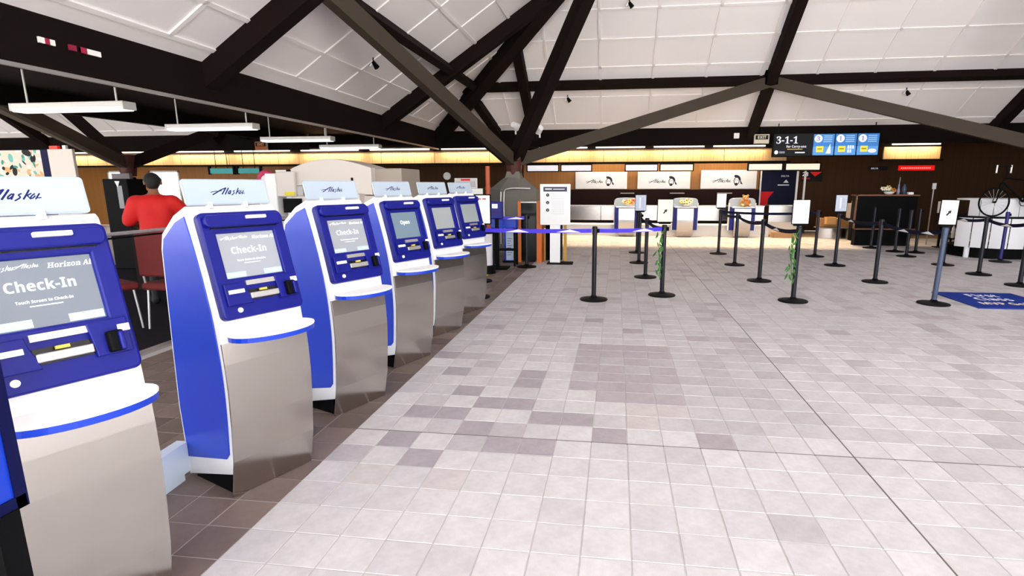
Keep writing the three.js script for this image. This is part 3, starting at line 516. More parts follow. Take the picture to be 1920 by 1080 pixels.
// light boxes hung under the valance
[[-2.75, -1.8], [-1.7, -0.79], [0.25, 1.18], [1.28, 2.22], [3.82, 4.75], [4.86, 5.79]].forEach(([a, b], k) => {
  const t = thing('light_box', ['first', 'second', 'third', 'fourth', 'fifth', 'sixth'][k] + ' blank lit sign box from the left over the ticket counters', 'sign', [(a + b) / 2, 2.0, -17.45], 0, 'lit sign boxes over the counters'), w = b - a;
  part('frame', [span(-w / 2 - 0.02, w / 2 + 0.02, 0.085, 0.11, -0.05, 0.05), span(-w / 2 - 0.02, w / 2 + 0.02, -0.11, -0.085, -0.05, 0.05), span(-w / 2 - 0.03, -w / 2, -0.11, 0.11, -0.05, 0.05), span(w / 2, w / 2 + 0.03, -0.11, 0.11, -0.05, 0.05)], M.black, t);
  part('lit_panel', box(w, 0.17, 0.06), mat('#f4f0ea', 0.5, 0, { emissive: new THREE.Color(k > 2 ? '#ffe9b8' : '#dcdcf0'), emissiveIntensity: 0.34 }), t);
  for (const s of [-1, 1]) part('hanger', box(0.02, 0.05, 0.12, s * w * 0.42, 0.125, -0.06), M.black, t);
});
// counter front, ledge and luggage plinth
{ const t = thing('ticket_counter', 'long brushed steel ticket counter behind the blue podiums', 'counter', [1.36, 0, -17.6]);
  for (let k = 0; k < 5; k++) part('front_panel', span(-3.05 + k * 1.22, -3.05 + k * 1.22 + 1.205, 0.42, 0.84, -0.08, -0.03), M.steel, t);
  part('worktop', rbox(6.1, 0.03, 0.5, 0.008, 0, 0.86, -0.25), M.steelTrim, t); part('carcass', span(-3.05, 3.05, 0, 0.84, -0.45, -0.09), M.darkWood, t); }
{ const t = thing('luggage_plinth', 'low pale luggage ledge in front of the steel ticket counter', 'ledge', [1.36, 0, -17.3]);
  part('body', span(-3.05, 3.05, 0.0, 0.31, -0.2, 0.3), mat('#d9d5cf', 0.5), t); part('top', rbox(6.14, 0.03, 0.52, 0.008, 0, 0.325, 0.05), M.white, t); }
solo('wooden_bench_end', 'small wooden crate edge on the floor right of the luggage ledge', 'crate', rbox(0.6, 0.16, 0.3, 0.01, 0, 0.08, 0), mat('#b5885a', 0.6), [4.75, 0, -16.8]);
function podium(x, label) {
  const t = thing('counter_podium', label, 'podium', [x, 0, -16.72], 0, 'blue and steel counter podiums');
  for (const s of [-1, 1]) part('side_wing', rbox(0.16, 0.66, 0.16, 0.01, s * 0.27, 0.53, -0.08), M.bezel, t);
  const pr = []; for (let k = 0; k <= 12; k++) { const v = 0.02 + 0.8 * k / 12; pr.push([0.03 + 0.06 * Math.sin(v * 3.2), v]); } const back = pr.map(([w, v]) => [w - 0.02, v]).reverse();
  part('front_panel', sideExtrude([...pr, ...back], 0.46, 0.001), M.steel, t); part('core', span(-0.2, 0.2, 0, 0.84, -0.14, 0.0), M.black, t);
  part('shelf', rbox(0.62, 0.03, 0.26, 0.008, 0, 0.86, 0.02), M.steelTrim, t);
  const hs = new THREE.Shape(); hs.moveTo(-0.36, 0); hs.lineTo(-0.36, 0.16); hs.quadraticCurveTo(-0.34, 0.24, -0.22, 0.245); hs.quadraticCurveTo(0, 0.26, 0.22, 0.245); hs.quadraticCurveTo(0.34, 0.24, 0.36, 0.16); hs.lineTo(0.36, 0); part('hood', at(extr(hs, 0.06, 0.004), 0, 0.87, -0.16), mat('#b6c4cc', 0.35), t);
  for (const s of [-1, 1]) part('edge_trim', box(0.015, 0.78, 0.16, s * 0.3625, 0.59, -0.08), M.white, t);
}
for (const [x, w] of [[-1.6, 'leftmost'], [0.2, 'second'], [2.0, 'third'], [3.8, 'fourth'], [5.6, 'rightmost']]) {  // unseen lamps added behind the fascia to warm the far floor
  const t = thing('added_downlight', w + ' added unseen soffit lamp that warms the floor before the ticket counters', 'light', [x, 3.07, -16.75]);
  part('trim_ring', at(new THREE.TorusGeometry(0.09, 0.014, 8, 28), 0, 0.02, 0, Math.PI / 2), M.white, t); part('bulb', at(new THREE.SphereGeometry(0.06, 16, 10), 0, 0, 0), M.tubeGlow, t);
  const l = new THREE.SpotLight(new THREE.Color(1, 0.72, 0.42), 30, 0, 1.1, 0.8, 2); l.position.set(x, 2.98, -16.75); l.target.position.set(x, 0, -15.2); l.shadow.radius = 3; scene.add(l, l.target);
}
podium(0.3, 'left blue and steel podium at the counter, a fruit coloured bouquet on it');
podium(1.98, 'middle blue and steel podium at the counter, yellow flowers on it');
podium(3.58, 'right blue and steel podium at the counter, a teddy bear on it');
function flower(parent, x, y, z, r, c, cc) { const pet = []; for (let k = 0; k < 6; k++) { const a = k * Math.PI / 3; const s = new THREE.SphereGeometry(r * 0.5, 10, 8); s.scale(1, 0.45, 0.65); pet.push(s.translate(r * 0.55, 0, 0).rotateY(a).rotateX(0.9).translate(x, y, z)); } const f = part('blossom', pet, mat(c, 0.6), parent); part('blossom_centre', new THREE.SphereGeometry(r * 0.3, 10, 8).translate(x, y + 0.01, z + r * 0.2), mat(cc, 0.6), f); }
function bouquet(x, y, z, label, cols) {
  const t = thing('bouquet', label, 'flowers', [x, y, z]); part('bowl', new THREE.LatheGeometry([[0, 0], [0.06, 0], [0.1, 0.03], [0.12, 0.07], [0.11, 0.07], [0.09, 0.035], [0, 0.015]].map(([a, b]) => new THREE.Vector2(a, b)), 24), M.white, t);
  cols.forEach(([c, cc], k) => { const a = k * 2.4, r = 0.03 + 0.035 * Math.sqrt(k); flower(t, r * Math.cos(a) * 1.4, 0.11 + 0.03 * (k % 3), r * Math.sin(a) * 0.8, 0.065, c, cc); });
  part('foliage', Array.from({ length: 9 }, (_, k) => at(new THREE.SphereGeometry(0.05, 8, 6).scale(0.5, 0.12, 1), 0.08 * Math.cos(k * 0.7), 0.09, 0.06 * Math.sin(k * 0.7), 0.5, -k * 0.7, 0)), M.leaf, t);
}
bouquet(0.36, 0.876, -16.66, 'bouquet of orange, red and yellow flowers on the left podium', [['#d8842c', '#5a1a08'], ['#c63a1e', '#2a0a06'], ['#e8b84a', '#7a3a10'], ['#e07a2a', '#5a1a08'], ['#f0d8a0', '#c05a1a'], ['#d9432a', '#3a0a06'], ['#efc36a', '#8a3a10']]);
bouquet(2.0, 0.876, -16.66, 'bouquet of yellow flowers with red hearts on the middle podium', [['#f0cf78', '#8a1408'], ['#f3dca0', '#a0200c'], ['#eab84a', '#8a1408'], ['#f5e6c0', '#c0542a'], ['#f0c860', '#8a1408'], ['#f3dca0', '#7a1408']]);
{ const t = thing('teddy_bear', 'seated tan teddy bear with an orange bow on the right podium', 'toy', [3.62, 0.876, -16.64], 0.1), fur = mat('#c9925a', 0.95, 0, { bumpMap: grainTex, bumpScale: 0.01 }), fur2 = mat('#e6c79a', 0.95), S3 = (r, x, y, z, a = 1, b = 1, c = 1) => new THREE.SphereGeometry(r, 18, 14).scale(a, b, c).translate(x, y, z);
  part('body', [S3(0.1, 0, 0.1, 0, 1, 1.05, 0.9), S3(0.045, -0.1, 0.05, 0.07, 1, 1, 1.6), S3(0.045, 0.1, 0.05, 0.07, 1, 1, 1.6), S3(0.036, -0.11, 0.14, 0.04, 1, 1.7, 1), S3(0.036, 0.11, 0.14, 0.04, 1, 1.7, 1)], fur, t);
  const hd = part('head', [S3(0.078, 0, 0.25, 0.01, 1.05, 0.95, 0.95), S3(0.03, -0.065, 0.315, 0, 1, 1, 0.6), S3(0.03, 0.065, 0.315, 0, 1, 1, 0.6)], fur, t); part('muzzle', S3(0.034, 0, 0.235, 0.08, 1.1, 0.85, 0.8), fur2, hd); part('nose', S3(0.012, 0, 0.245, 0.108), M.black, hd); for (const s of [-1, 1]) part('eye', S3(0.009, s * 0.028, 0.27, 0.078), M.black, hd);
  part('bow', [S3(0.03, -0.035, 0.18, 0.07, 1.2, 0.8, 0.5), S3(0.03, 0.035, 0.18, 0.07, 1.2, 0.8, 0.5), S3(0.016, 0, 0.18, 0.085)], M.orange, t); for (const s of [-1, 1]) part('foot_pad', S3(0.03, s * 0.1, 0.05, 0.135, 1, 1, 0.4), fur2, t); }
for (const [x, w] of [[0.35, 'left'], [1.98, 'middle'], [3.5, 'right']]) solo('keyboard_tray', 'thin pale shelf on the dark screen behind the ' + w + ' podium', 'shelf', rbox(0.46, 0.03, 0.12, 0.005), M.beigeDark, [x, 1.22, -19.165]);

// ================================================================ SIGNS OVER THE FAR EAVES
{ const left = canvasTex(760, 420, (x, w, h) => { x.fillStyle = '#07070c'; x.fillRect(0, 0, w, h); x.fillStyle = '#dfe2f6'; x.font = 'bold 190px serif'; x.fillText('3-1-1', 40, 180); x.fillStyle = '#d9d9e2'; x.font = 'bold 62px sans-serif'; x.fillText('for Carry-ons', 250, 262); x.fillStyle = '#b9a860'; x.font = 'bold 34px sans-serif'; x.fillRect(270, 284, 300, 14); x.fillStyle = '#eef0f4'; x.beginPath(); x.arc(60, 350, 38, 0, 7); x.fill(); x.font = 'bold 50px sans-serif'; x.fillStyle = '#7a7c8c'; x.fillRect(118, 330, 110, 40); x.fillStyle = '#e8e8ee'; x.font = 'bold 40px sans-serif'; x.fillRect(430, 345, 190, 22); });
  const blueTex = (n, kind) => canvasTex(400, 420, (x, w, h) => { x.fillStyle = '#3d7cc4'; x.fillRect(0, 0, w, h); x.fillStyle = '#5a97d8'; x.fillRect(0, 250, w, 170); x.fillStyle = '#e8eaf6'; x.beginPath(); x.arc(90, 90, 78, 0, 7); x.fill(); x.fillStyle = '#6a6ab8'; x.font = 'bold 120px serif'; x.textAlign = 'center'; x.fillText(n, 90, 132); x.fillStyle = '#9cc4ee'; for (let k = 0; k < 4; k++) x.fillRect(190, 30 + k * 38, 170, 16); x.fillStyle = '#e6d84a'; x.fillRect(60, 240, 140, 120); x.fillStyle = '#8a8030'; x.font = 'bold 44px sans-serif'; x.fillRect(84, 285, 90, 24); x.fillStyle = '#eaf1f8'; if (kind === 0) { x.beginPath(); x.moveTo(330, 190); x.lineTo(350, 390); x.lineTo(250, 390); x.fill(); } else if (kind === 1) { for (let k = 0; k < 5; k++) x.fillRect(240 + (k % 3) * 45, 230 + Math.floor(k / 3) * 80, 32, 66); } else { x.beginPath(); x.ellipse(290, 340, 80, 40, 0, 0, 7); x.fill(); } });
  const t = thing('security_sign', 'dark hanging sign lettered 3-1-1 with three blue panels', 'sign', [5.4, 2.52, -16.0]);
  part('board', rbox(2.66, 0.62, 0.05, 0.01), M.black, t); part('dark_print', new THREE.PlaneGeometry(0.98, 0.56), printMat(left, 0.5, { emissive: 0xffffff, emissiveMap: left, emissiveIntensity: 0.35 }), t, [-0.81, 0, 0.026]);
  [0, 1, 2].forEach((k) => { const tx = blueTex(['3', '1', '1'][k], k); part('blue_panel', rbox(0.52, 0.54, 0.02, 0.004), printMat(tx, 0.5), t, [-0.05 + k * 0.545, 0, 0.03]); part('panel_print', new THREE.PlaneGeometry(0.51, 0.53), printMat(tx, 0.5, { emissive: 0xffffff, emissiveMap: tx, emissiveIntensity: 0.3 }), t, [-0.05 + k * 0.545, 0, 0.041]); });
  for (const s of [-1, 1]) part('hanger', box(0.02, 0.3, 0.02, s * 1.2, 0.4, 0), M.black, t); }
function exitSign(x, y, z, label, warm) { const tx = canvasTex(300, 190, (c, w, h) => { c.fillStyle = warm ? '#b0653a' : '#d8d2bc'; c.fillRect(0, 0, w, h); c.fillStyle = '#14100c'; c.fillRect(16, 16, w - 32, 92); c.fillStyle = warm ? '#e8a070' : '#e8e2cc'; c.font = 'bold 84px sans-serif'; c.textAlign = 'center'; c.fillText('EXIT', w / 2, 92); }); const t = thing('exit_sign', label, 'sign', [x, y, z]); part('box', rbox(0.38, 0.24, 0.08, 0.008), M.beige, t); part('face', new THREE.PlaneGeometry(0.37, 0.23), printMat(tx, 0.5), t, [0, 0, 0.041]); part('bracket', box(0.06, 0.2, 0.03, 0, 0.2, 0), M.black, t); }
exitSign(3.8, 2.69, -16.08, 'cream exit sign left of the 3-1-1 sign', false);
exitSign(-10.6, 2.66, -16.0, 'orange brown exit sign below the third pendant lamp', true);
solo('junction_box', 'small blank white square plate on the far dark fascia', 'plate', rbox(0.14, 0.14, 0.03, 0.005), M.white, [3.17, 2.79, -16.17]);

// ================================================================ RIGHT HAND AIRLINE AREA
{ const tx = canvasTex(512, 560, (x, w, h) => { x.fillStyle = '#080c2a'; x.fillRect(0, 0, w, h); x.fillStyle = '#dfe3ea'; x.font = 'bold 40px sans-serif'; x.textAlign = 'center'; x.fillText('DELTA', 350, 110); x.beginPath(); x.moveTo(370, 150); x.lineTo(410, 200); x.lineTo(330, 200); x.fill(); x.font = 'bold 34px sans-serif'; x.fillRect(250, 228, 170, 16); x.fillStyle = '#c8141a'; x.beginPath(); x.moveTo(0, 340); x.lineTo(200, 340); x.lineTo(120, 450); x.lineTo(120, 560); x.lineTo(0, 560); x.fill(); });
  const t = thing('airline_backdrop', 'navy wall panel with a red wedge and small white lettering', 'panel', [5.2, 1.39, -19.37]); part('board', rbox(1.08, 1.15, 0.05, 0.008), M.navy, t); part('print', new THREE.PlaneGeometry(1.07, 1.14), printMat(tx, 0.6), t, [0, 0, 0.026]); part('edge', [span(-0.57, -0.53, -0.6, 0.6, -0.02, 0.05)], M.white, t); }
{ const t = thing('steel_counter', 'short brushed steel counter below the navy wall panel', 'counter', [4.98, 0, -17.75]); part('front_panel', rbox(0.84, 0.48, 0.04, 0.005, 0, 0.62, 0), M.steel, t); part('base', span(-0.42, 0.42, 0, 0.38, -0.4, 0.02), mat('#cfc9c0', 0.6), t); part('worktop', rbox(0.86, 0.03, 0.5, 0.006, 0, 0.875, -0.2), M.steelTrim, t); }
for (const [x, w] of [[5.5, 'left'], [5.72, 'right']]) solo('white_post', w + ' slim white upright between the lit box and the blank card', 'post', [box(0.05, 1.9, 0.05, 0, 0.95, 0), box(0.1, 0.02, 0.1, 0, 0.01, 0)], M.white, [x, 0, -18.4]);
{ const tx = canvasTex(512, 260, (x, w, h) => { x.fillStyle = '#0a0708'; x.fillRect(0, 0, w, h); x.fillStyle = '#e0e2ea'; x.font = 'bold 140px sans-serif'; x.fillText('28', 10, 130); x.fillStyle = '#c01a16'; x.beginPath(); x.moveTo(190, 20); x.lineTo(500, 20); x.lineTo(330, 140); x.fill(); x.fillStyle = '#8a1a18'; x.fillRect(10, 170, 200, 40); });
  const t = thing('gate_number_sign', 'small dark sign with the number 28 and a red wedge', 'sign', [6.23, 1.76, -19.385]); part('board', rbox(0.64, 0.33, 0.04, 0.006), M.black, t); part('print', new THREE.PlaneGeometry(0.63, 0.32), printMat(tx, 0.6, { emissive: 0xffffff, emissiveMap: tx, emissiveIntensity: 0.3 }), t, [0, 0, 0.021]); }
{ const tx = canvasTex(512, 96, (x, w, h) => { x.fillStyle = '#08080c'; x.fillRect(0, 0, w, h); x.fillStyle = '#c9ccd8'; x.font = 'bold 64px sans-serif'; x.fillText('▲ DELTA', 20, 70); }); const t = thing('wall_lettering', 'small white lettering plate left of the red strip sign', 'sign', [8.2, 1.99, -19.388]); part('board', rbox(0.58, 0.11, 0.03, 0.005), M.black, t); part('print', new THREE.PlaneGeometry(0.57, 0.1), printMat(tx, 0.6, { emissive: 0xffffff, emissiveMap: tx, emissiveIntensity: 0.35 }), t, [0, 0, 0.016]); }
{ const tx = canvasTex(768, 110, (x, w, h) => { x.fillStyle = '#d01410'; x.fillRect(0, 0, w, h); x.fillStyle = '#f0b0a8'; x.font = 'bold 60px sans-serif'; x.textAlign = 'center'; for (let k = 0; k < 16; k++) x.fillRect(60 + k * 40, 46, 22, 26); }); const t = thing('red_strip_sign', 'long red lit strip sign on the dark wall at right', 'sign', [9.32, 2.0, -19.385]); part('board', rbox(1.07, 0.16, 0.04, 0.005), M.redDark, t); part('lit_print', new THREE.PlaneGeometry(1.06, 0.15), printMat(tx, 0.6, { emissive: 0xffffff, emissiveMap: tx, emissiveIntensity: 0.7 }), t, [0, 0, 0.021]); }
{ const t = thing('luggage_scale', 'curved steel luggage scale with a wooden box on top', 'scale', [6.2, 0, -16.75]); const g = new THREE.CylinderGeometry(1.2, 1.2, 0.28, 40, 1, false, -0.48, 0.96); part('steel_skirt', g.translate(0, 0.15, -0.95), M.steel, t); part('deck', rbox(1.08, 0.03, 0.5, 0.006, 0, 0.3, -0.05), M.steelTrim, t); part('wooden_box', rbox(1.06, 0.24, 0.34, 0.01, 0.04, 0.44, -0.12), mat('#a3764a', 0.6), t); part('parcel', rbox(0.26, 0.2, 0.22, 0.01, -0.25, 0.5, 0.1), mat('#d0a060', 0.6), t); }
{ const t = thing('grey_machine', 'grey bag tag machine with a yellow banana shape on top, left of the black counter', 'machine', [6.42, 0, -16.2]); part('housing', rbox(0.38, 0.4, 0.3, 0.02, 0, 0.8, 0), mat('#8f8a8c', 0.5), t); part('pedestal', box(0.2, 0.62, 0.2, 0, 0.31, 0), M.black, t); part('yellow_top', tube([V(-0.12, 1.05, 0), V(-0.06, 1.03, 0), V(0.03, 1.04, 0), V(0.08, 1.09, 0)], 0.028, 16), mat('#d8cf70', 0.6), t); }
{ const t = thing('black_counter', 'black counter with thin brown wooden edges, flowers and vases on it', 'counter', [6.54, 0, -14.75]); part('front', span(-0.69, 0.69, 0.42, 1.22, -0.3, 0), M.black, t); part('edge_frame', [span(-0.72, 0.72, 1.22, 1.25, -0.32, 0.02), span(-0.72, -0.69, 0.4, 1.25, -0.02, 0.02), span(-0.72, 0.72, 0.4, 0.43, -0.02, 0.02)], mat('#7a4a2c', 0.5), t); part('toe_kick', span(-0.62, 0.62, 0, 0.4, -0.28, -0.08), M.black, t); }
bouquet(6.6, 1.25, -14.85, 'pale yellow and white flowers on the black counter', [['#f0e6a8', '#b89a30'], ['#f4efe2', '#c8a850'], ['#e8d890', '#8a5a20'], ['#c8742a', '#5a2a0a'], ['#f2ead8', '#c8a850']]);
solo('vase', 'slender dark vase with a pale stem on the black counter', 'vase', [new THREE.LatheGeometry([[0, 0], [0.03, 0], [0.036, 0.08], [0.018, 0.16], [0.016, 0.22], [0.022, 0.24]].map(([a, b]) => new THREE.Vector2(a, b)), 20), rod(V(0, 0.2, 0), V(0.01, 0.42, 0), 0.008)], mat('#8a90a8', 0.3), [6.83, 1.25, -14.9]);
solo('bottle', 'blue grey bottle beside the slender vase on the black counter', 'bottle', new THREE.LatheGeometry([[0, 0], [0.05, 0], [0.055, 0.12], [0.05, 0.17], [0.02, 0.22], [0.02, 0.25], [0, 0.25]].map(([a, b]) => new THREE.Vector2(a, b)), 20), mat('#39425c', 0.3), [6.96, 1.25, -14.9]);
solo('tissue_box', 'small white box at the right end of the black counter', 'box', rbox(0.12, 0.06, 0.1, 0.015, 0, 0.03, 0), M.white, [7.06, 1.25, -14.8]);
// white round counter with a bicycle on its ledge
{ const t = thing('round_counter', 'white curved counter with white panels at the right edge', 'counter', [7.92, 0, -13.1]); const pm = mat('#e6e6ea', 0.4), N = 7;
  for (let k = 0; k < N; k++) { const a0 = -1.25 + k * 0.36, seg = new THREE.CylinderGeometry(0.86, 0.86, 0.6, 8, 1, false, a0 + 0.01, 0.34); part('lower_panel', seg.translate(0, 0.52, 0), pm, t); const up = new THREE.CylinderGeometry(0.62, 0.62, 0.34, 8, 1, false, a0 + 0.01, 0.345); part('upper_panel', up.translate(0, 1.0, 0), pm, t); }
  part('ledge', [at(new THREE.CylinderGeometry(0.87, 0.87, 0.03, 48), 0, 0.835, 0)], M.black, t); part('plinth', at(new THREE.CylinderGeometry(0.74, 0.74, 0.22, 40), 0, 0.11, 0), M.black, t); part('top_cap', at(new THREE.CylinderGeometry(0.64, 0.64, 0.03, 48), 0, 1.185, 0), pm, t); part('foot', cyl(0.05, 0.05, 0.22, -0.66, 0.11, 0.46, 12), pm, t); }
{ const t = thing('bicycle', 'black bicycle with pale handlebar grips on the ledge of the white round counter', 'bicycle', [7.48, 0.852, -12.38]), R0 = 0.29; const wheel = (x) => { const w = part('wheel', at(new THREE.TorusGeometry(R0 - 0.016, 0.016, 10, 48), x, R0, 0), M.black, t); const sp = []; for (let k = 0; k < 18; k++) { const a = k * Math.PI / 9; sp.push(rod(V(x, R0, 0), V(x + (R0 - 0.02) * Math.cos(a), R0 + (R0 - 0.02) * Math.sin(a), 0), 0.0022, 5)); } part('spokes', sp, M.steelTrim, w).userData.kind = 'stuff'; part('hub', at(cyl(0.02, 0.02, 0.08, 0, 0, 0, 12), x, R0, 0, Math.PI / 2), M.black, w); };
  wheel(0); wheel(0.95); const fm = M.black;
  part('fork', [rod(V(-0.0, R0, 0.05), V(0.1, 0.66, 0.05), 0.012), rod(V(0, R0, -0.05), V(0.1, 0.66, -0.05), 0.012), rod(V(0.1, 0.66, -0.06), V(0.1, 0.66, 0.06), 0.016), rod(V(0.1, 0.66, 0), V(0.16, 0.86, 0), 0.016)], fm, t);
  part('frame', [rod(V(0.13, 0.76, 0), V(0.62, 0.7, 0), 0.016), rod(V(0.11, 0.68, 0), V(0.52, 0.3, 0), 0.018), rod(V(0.52, 0.3, 0), V(0.64, 0.78, 0), 0.016), rod(V(0.52, 0.3, 0), V(0.95, R0, 0), 0.012), rod(V(0.63, 0.7, 0), V(0.95, R0, 0), 0.012)], fm, t);
  part('saddle', at(new THREE.SphereGeometry(0.1, 16, 10).scale(1.3, 0.35, 0.7), 0.66, 0.82, 0), fm, t);
  part('handlebar', [rod(V(0.16, 0.86, 0), V(0.12, 0.98, 0), 0.014), rod(V(-0.06, 0.99, 0.05), V(0.26, 0.99, -0.05), 0.012)], fm, t); for (const x of [-0.07, 0.25]) part('grip', rod(V(x, 1.01, x < 0 ? 0.05 : -0.05), V(x - 0.02, 0.86, x < 0 ? 0.08 : -0.02), 0.014), M.paper, t); part('crank', [at(new THREE.TorusGeometry(0.08, 0.008, 8, 28), 0.52, 0.3, 0.03), rod(V(0.52, 0.3, 0.04), V(0.6, 0.2, 0.04), 0.01), rod(V(0.52, 0.3, -0.04), V(0.44, 0.4, -0.04), 0.01)], fm, t); }
{ const tx = canvasTex(256, 256, (x, w, h) => { x.fillStyle = '#d9cdbb'; x.fillRect(0, 0, w, h); x.fillStyle = '#b01818'; x.beginPath(); x.moveTo(70, 30); x.lineTo(200, 30); x.lineTo(140, 120); x.fill(); x.fillStyle = '#efe7d8'; x.beginPath(); x.moveTo(60, 250); x.lineTo(140, 130); x.lineTo(240, 60); x.lineTo(150, 250); x.fill(); });
  const t = thing('poster_stand', 'small cream poster with a red wedge on a dark stand left of the white counter', 'poster', [7.75, 0, -14.6]); part('stand', [box(0.04, 0.86, 0.04, 0, 0.43, -0.02), box(0.2, 0.02, 0.2, 0, 0.01, 0)], M.black, t); part('board', rbox(0.27, 0.27, 0.02, 0.004, 0, 0.96, 0), M.beige, t); part('print', new THREE.PlaneGeometry(0.26, 0.26), printMat(tx, 0.6), t, [0, 0.96, 0.0105]); }
for (const s of [0, 1]) solo('white_bottle', (s ? 'right' : 'left') + ' one of two white bottles in the dark left of the white counter', 'bottle', new THREE.LatheGeometry([[0, 0], [0.032, 0], [0.034, 0.2], [0.03, 0.24], [0.014, 0.26], [0.014, 0.29], [0, 0.29]].map(([a, b]) => new THREE.Vector2(a, b)), 18), M.white, [7.98 + s * 0.09, 0.24, -14.5]);
solo('low_stool', 'low black stool carrying the two white bottles', 'stool', [rbox(0.34, 0.03, 0.3, 0.008, 0, 0.225, 0), ...[[-1, -1], [1, -1], [-1, 1], [1, 1]].map(([a, b]) => box(0.03, 0.21, 0.03, a * 0.13, 0.105, b * 0.11))], M.black, [8.02, 0, -14.5]);
solo('wall_switch', 'small grey switch plate on a post above the cream poster', 'switch', [rbox(0.09, 0.15, 0.03, 0.006, 0, 1.45, 0), box(0.02, 1.4, 0.02, 0, 0.7, -0.01)], M.alu, [7.78, 0, -15.2]);

// ================================================================ AROUND THE GREY PEDESTAL
{ const tx = canvasTex(512, 690, (x, w, h) => { x.fillStyle = '#f3f2f1'; x.fillRect(0, 0, w, h); x.fillStyle = '#4a4a5c'; x.fillRect(50, 40, 412, 80); x.fillStyle = '#e6e6ea'; x.font = 'bold 36px sans-serif'; x.textAlign = 'center'; x.fillRect(80, 66, 120, 22); x.fillRect(220, 72, 200, 14); x.fillStyle = '#22222a'; ['1', '2', '3'].forEach((n, k) => { const y = 180 + k * 130; x.beginPath(); x.arc(125, y, 28, 0, 7); x.fill(); x.fillStyle = '#f3f2f1'; x.font = 'bold 38px sans-serif'; x.fillText(n, 125, y + 14); x.fillStyle = '#22222a'; }); x.fillStyle = '#cfcdd0'; for (let k = 0; k < 11; k++) x.fillRect(190, 160 + k * 34, 220, 6); });
  const t = thing('notice_board', 'large white notice board with three numbered steps on a white post', 'sign', [-1.16, 0, -10.7], 0.03); part('board', rbox(0.58, 0.77, 0.03, 0.01, 0, 1.13, 0), M.white, t); part('print', new THREE.PlaneGeometry(0.56, 0.75), printMat(tx, 0.6), t, [0, 1.13, 0.0155]); part('post', rbox(0.2, 0.74, 0.04, 0.006, 0, 0.38, -0.01), M.white, t); part('base', rbox(0.5, 0.02, 0.34, 0.008, 0.1, 0.01, 0), M.black, t); }
{ const t = thing('tall_cabinet', 'tall black cabinet framed in orange wood beside the white notice board', 'cabinet', [-1.67, 0, -10.8]); part('black_panel', span(-0.17, 0.14, 0.03, 1.16, -0.3, 0), M.blackGloss, t); part('wooden_side', span(-0.23, -0.17, 0, 1.19, -0.32, 0.02), M.orange, t); part('wooden_side', span(0.14, 0.24, 0, 1.19, -0.32, 0.04), M.orange, t); part('top', span(-0.17, 0.14, 1.16, 1.18, -0.32, 0.02), M.alu, t); }
solo('plank', 'narrow yellow wooden upright right of the white notice post', 'plank', rbox(0.06, 0.78, 0.04, 0.004, 0, 0.39, 0), M.yellowWood, [-1.0, 0, -11.1]);
{ const t = thing('black_lectern', 'low black cabinet with a wooden edge behind the white notice post', 'cabinet', [-1.28, 0, -11.15]); part('body', span(-0.12, 0.2, 0, 0.72, -0.25, 0), M.black, t); part('wooden_edge', span(-0.16, -0.12, 0, 0.55, -0.25, 0.01), M.yellowWood, t); }
{ const tx = canvasTex(256, 700, (x, w, h) => { x.fillStyle = '#c3d2e2'; x.fillRect(0, 0, w, h); x.fillStyle = '#5a6e8c'; for (let k = 0; k < 8; k++) x.fillRect(30, 180 + k * 55, 150 - (k % 3) * 30, 14); });
  const t = thing('information_stand', 'narrow pale blue information panel in a blue frame on the floor', 'sign', [-2.07, 0, -10.8]); part('frame', rbox(0.22, 0.62, 0.05, 0.006, 0, 0.33, 0), M.blue, t); part('print', new THREE.PlaneGeometry(0.17, 0.58), printMat(tx, 0.6), t, [0.015, 0.33, 0.026]); part('foot', rbox(0.26, 0.03, 0.2, 0.006, 0, 0.015, 0), M.black, t); }
{ const t = thing('boarding_pass_scanner', 'navy scanner head with a white display on a black post', 'scanner', [-2.13, 0, -9.9]); part('head', rbox(0.23, 0.31, 0.12, 0.02, 0, 1.055, 0), M.bezel, t); part('display', new THREE.PlaneGeometry(0.1, 0.07), mat('#f0f4ff', 0.3, 0, { emissive: 0xffffff, emissiveIntensity: 0.6 }), t, [-0.02, 1.13, 0.061]); part('red_key', box(0.03, 0.03, 0.01, -0.02, 1.02, 0.062), M.redDark, t); part('post', box(0.06, 0.88, 0.06, 0, 0.46, 0), M.black, t); part('base', rbox(0.4, 0.03, 0.34, 0.01, 0, 0.015, 0), M.black, t); }
{ const t = thing('bag_sizer', 'blue bag sizer frame with pale boxes in it behind the last kiosk', 'rack', [-2.08, 0, -10.35]); part('blue_top', rbox(0.48, 0.18, 0.3, 0.015, 0, 0.8, 0), M.blue, t); for (const a of [-1, 1]) for (const b of [-1, 1]) part('leg', box(0.035, 0.72, 0.035, a * 0.21, 0.36, b * 0.12), M.black, t); part('shelf', rbox(0.46, 0.02, 0.28, 0.004, 0, 0.3, 0), M.black, t); }
{ const t = thing('litter_bin', 'clear sided litter bin with black frame behind the last kiosk', 'bin', [-2.2, 0, -9.35]); part('clear_bag', new THREE.CylinderGeometry(0.13, 0.11, 0.55, 24, 1, true).translate(0, 0.42, 0), mat('#c9c6cc', 0.4, 0, { side: THREE.DoubleSide }), t); part('ring', at(new THREE.TorusGeometry(0.135, 0.014, 8, 28), 0, 0.7, 0, Math.PI / 2), M.black, t); part('base', cyl(0.14, 0.15, 0.14, 0, 0.07, 0, 24), M.black, t); for (const a of [0.3, 1.9, 3.4, 5]) part('strut', box(0.02, 0.62, 0.02, 0.135 * Math.cos(a), 0.38, 0.135 * Math.sin(a)), M.black, t); }
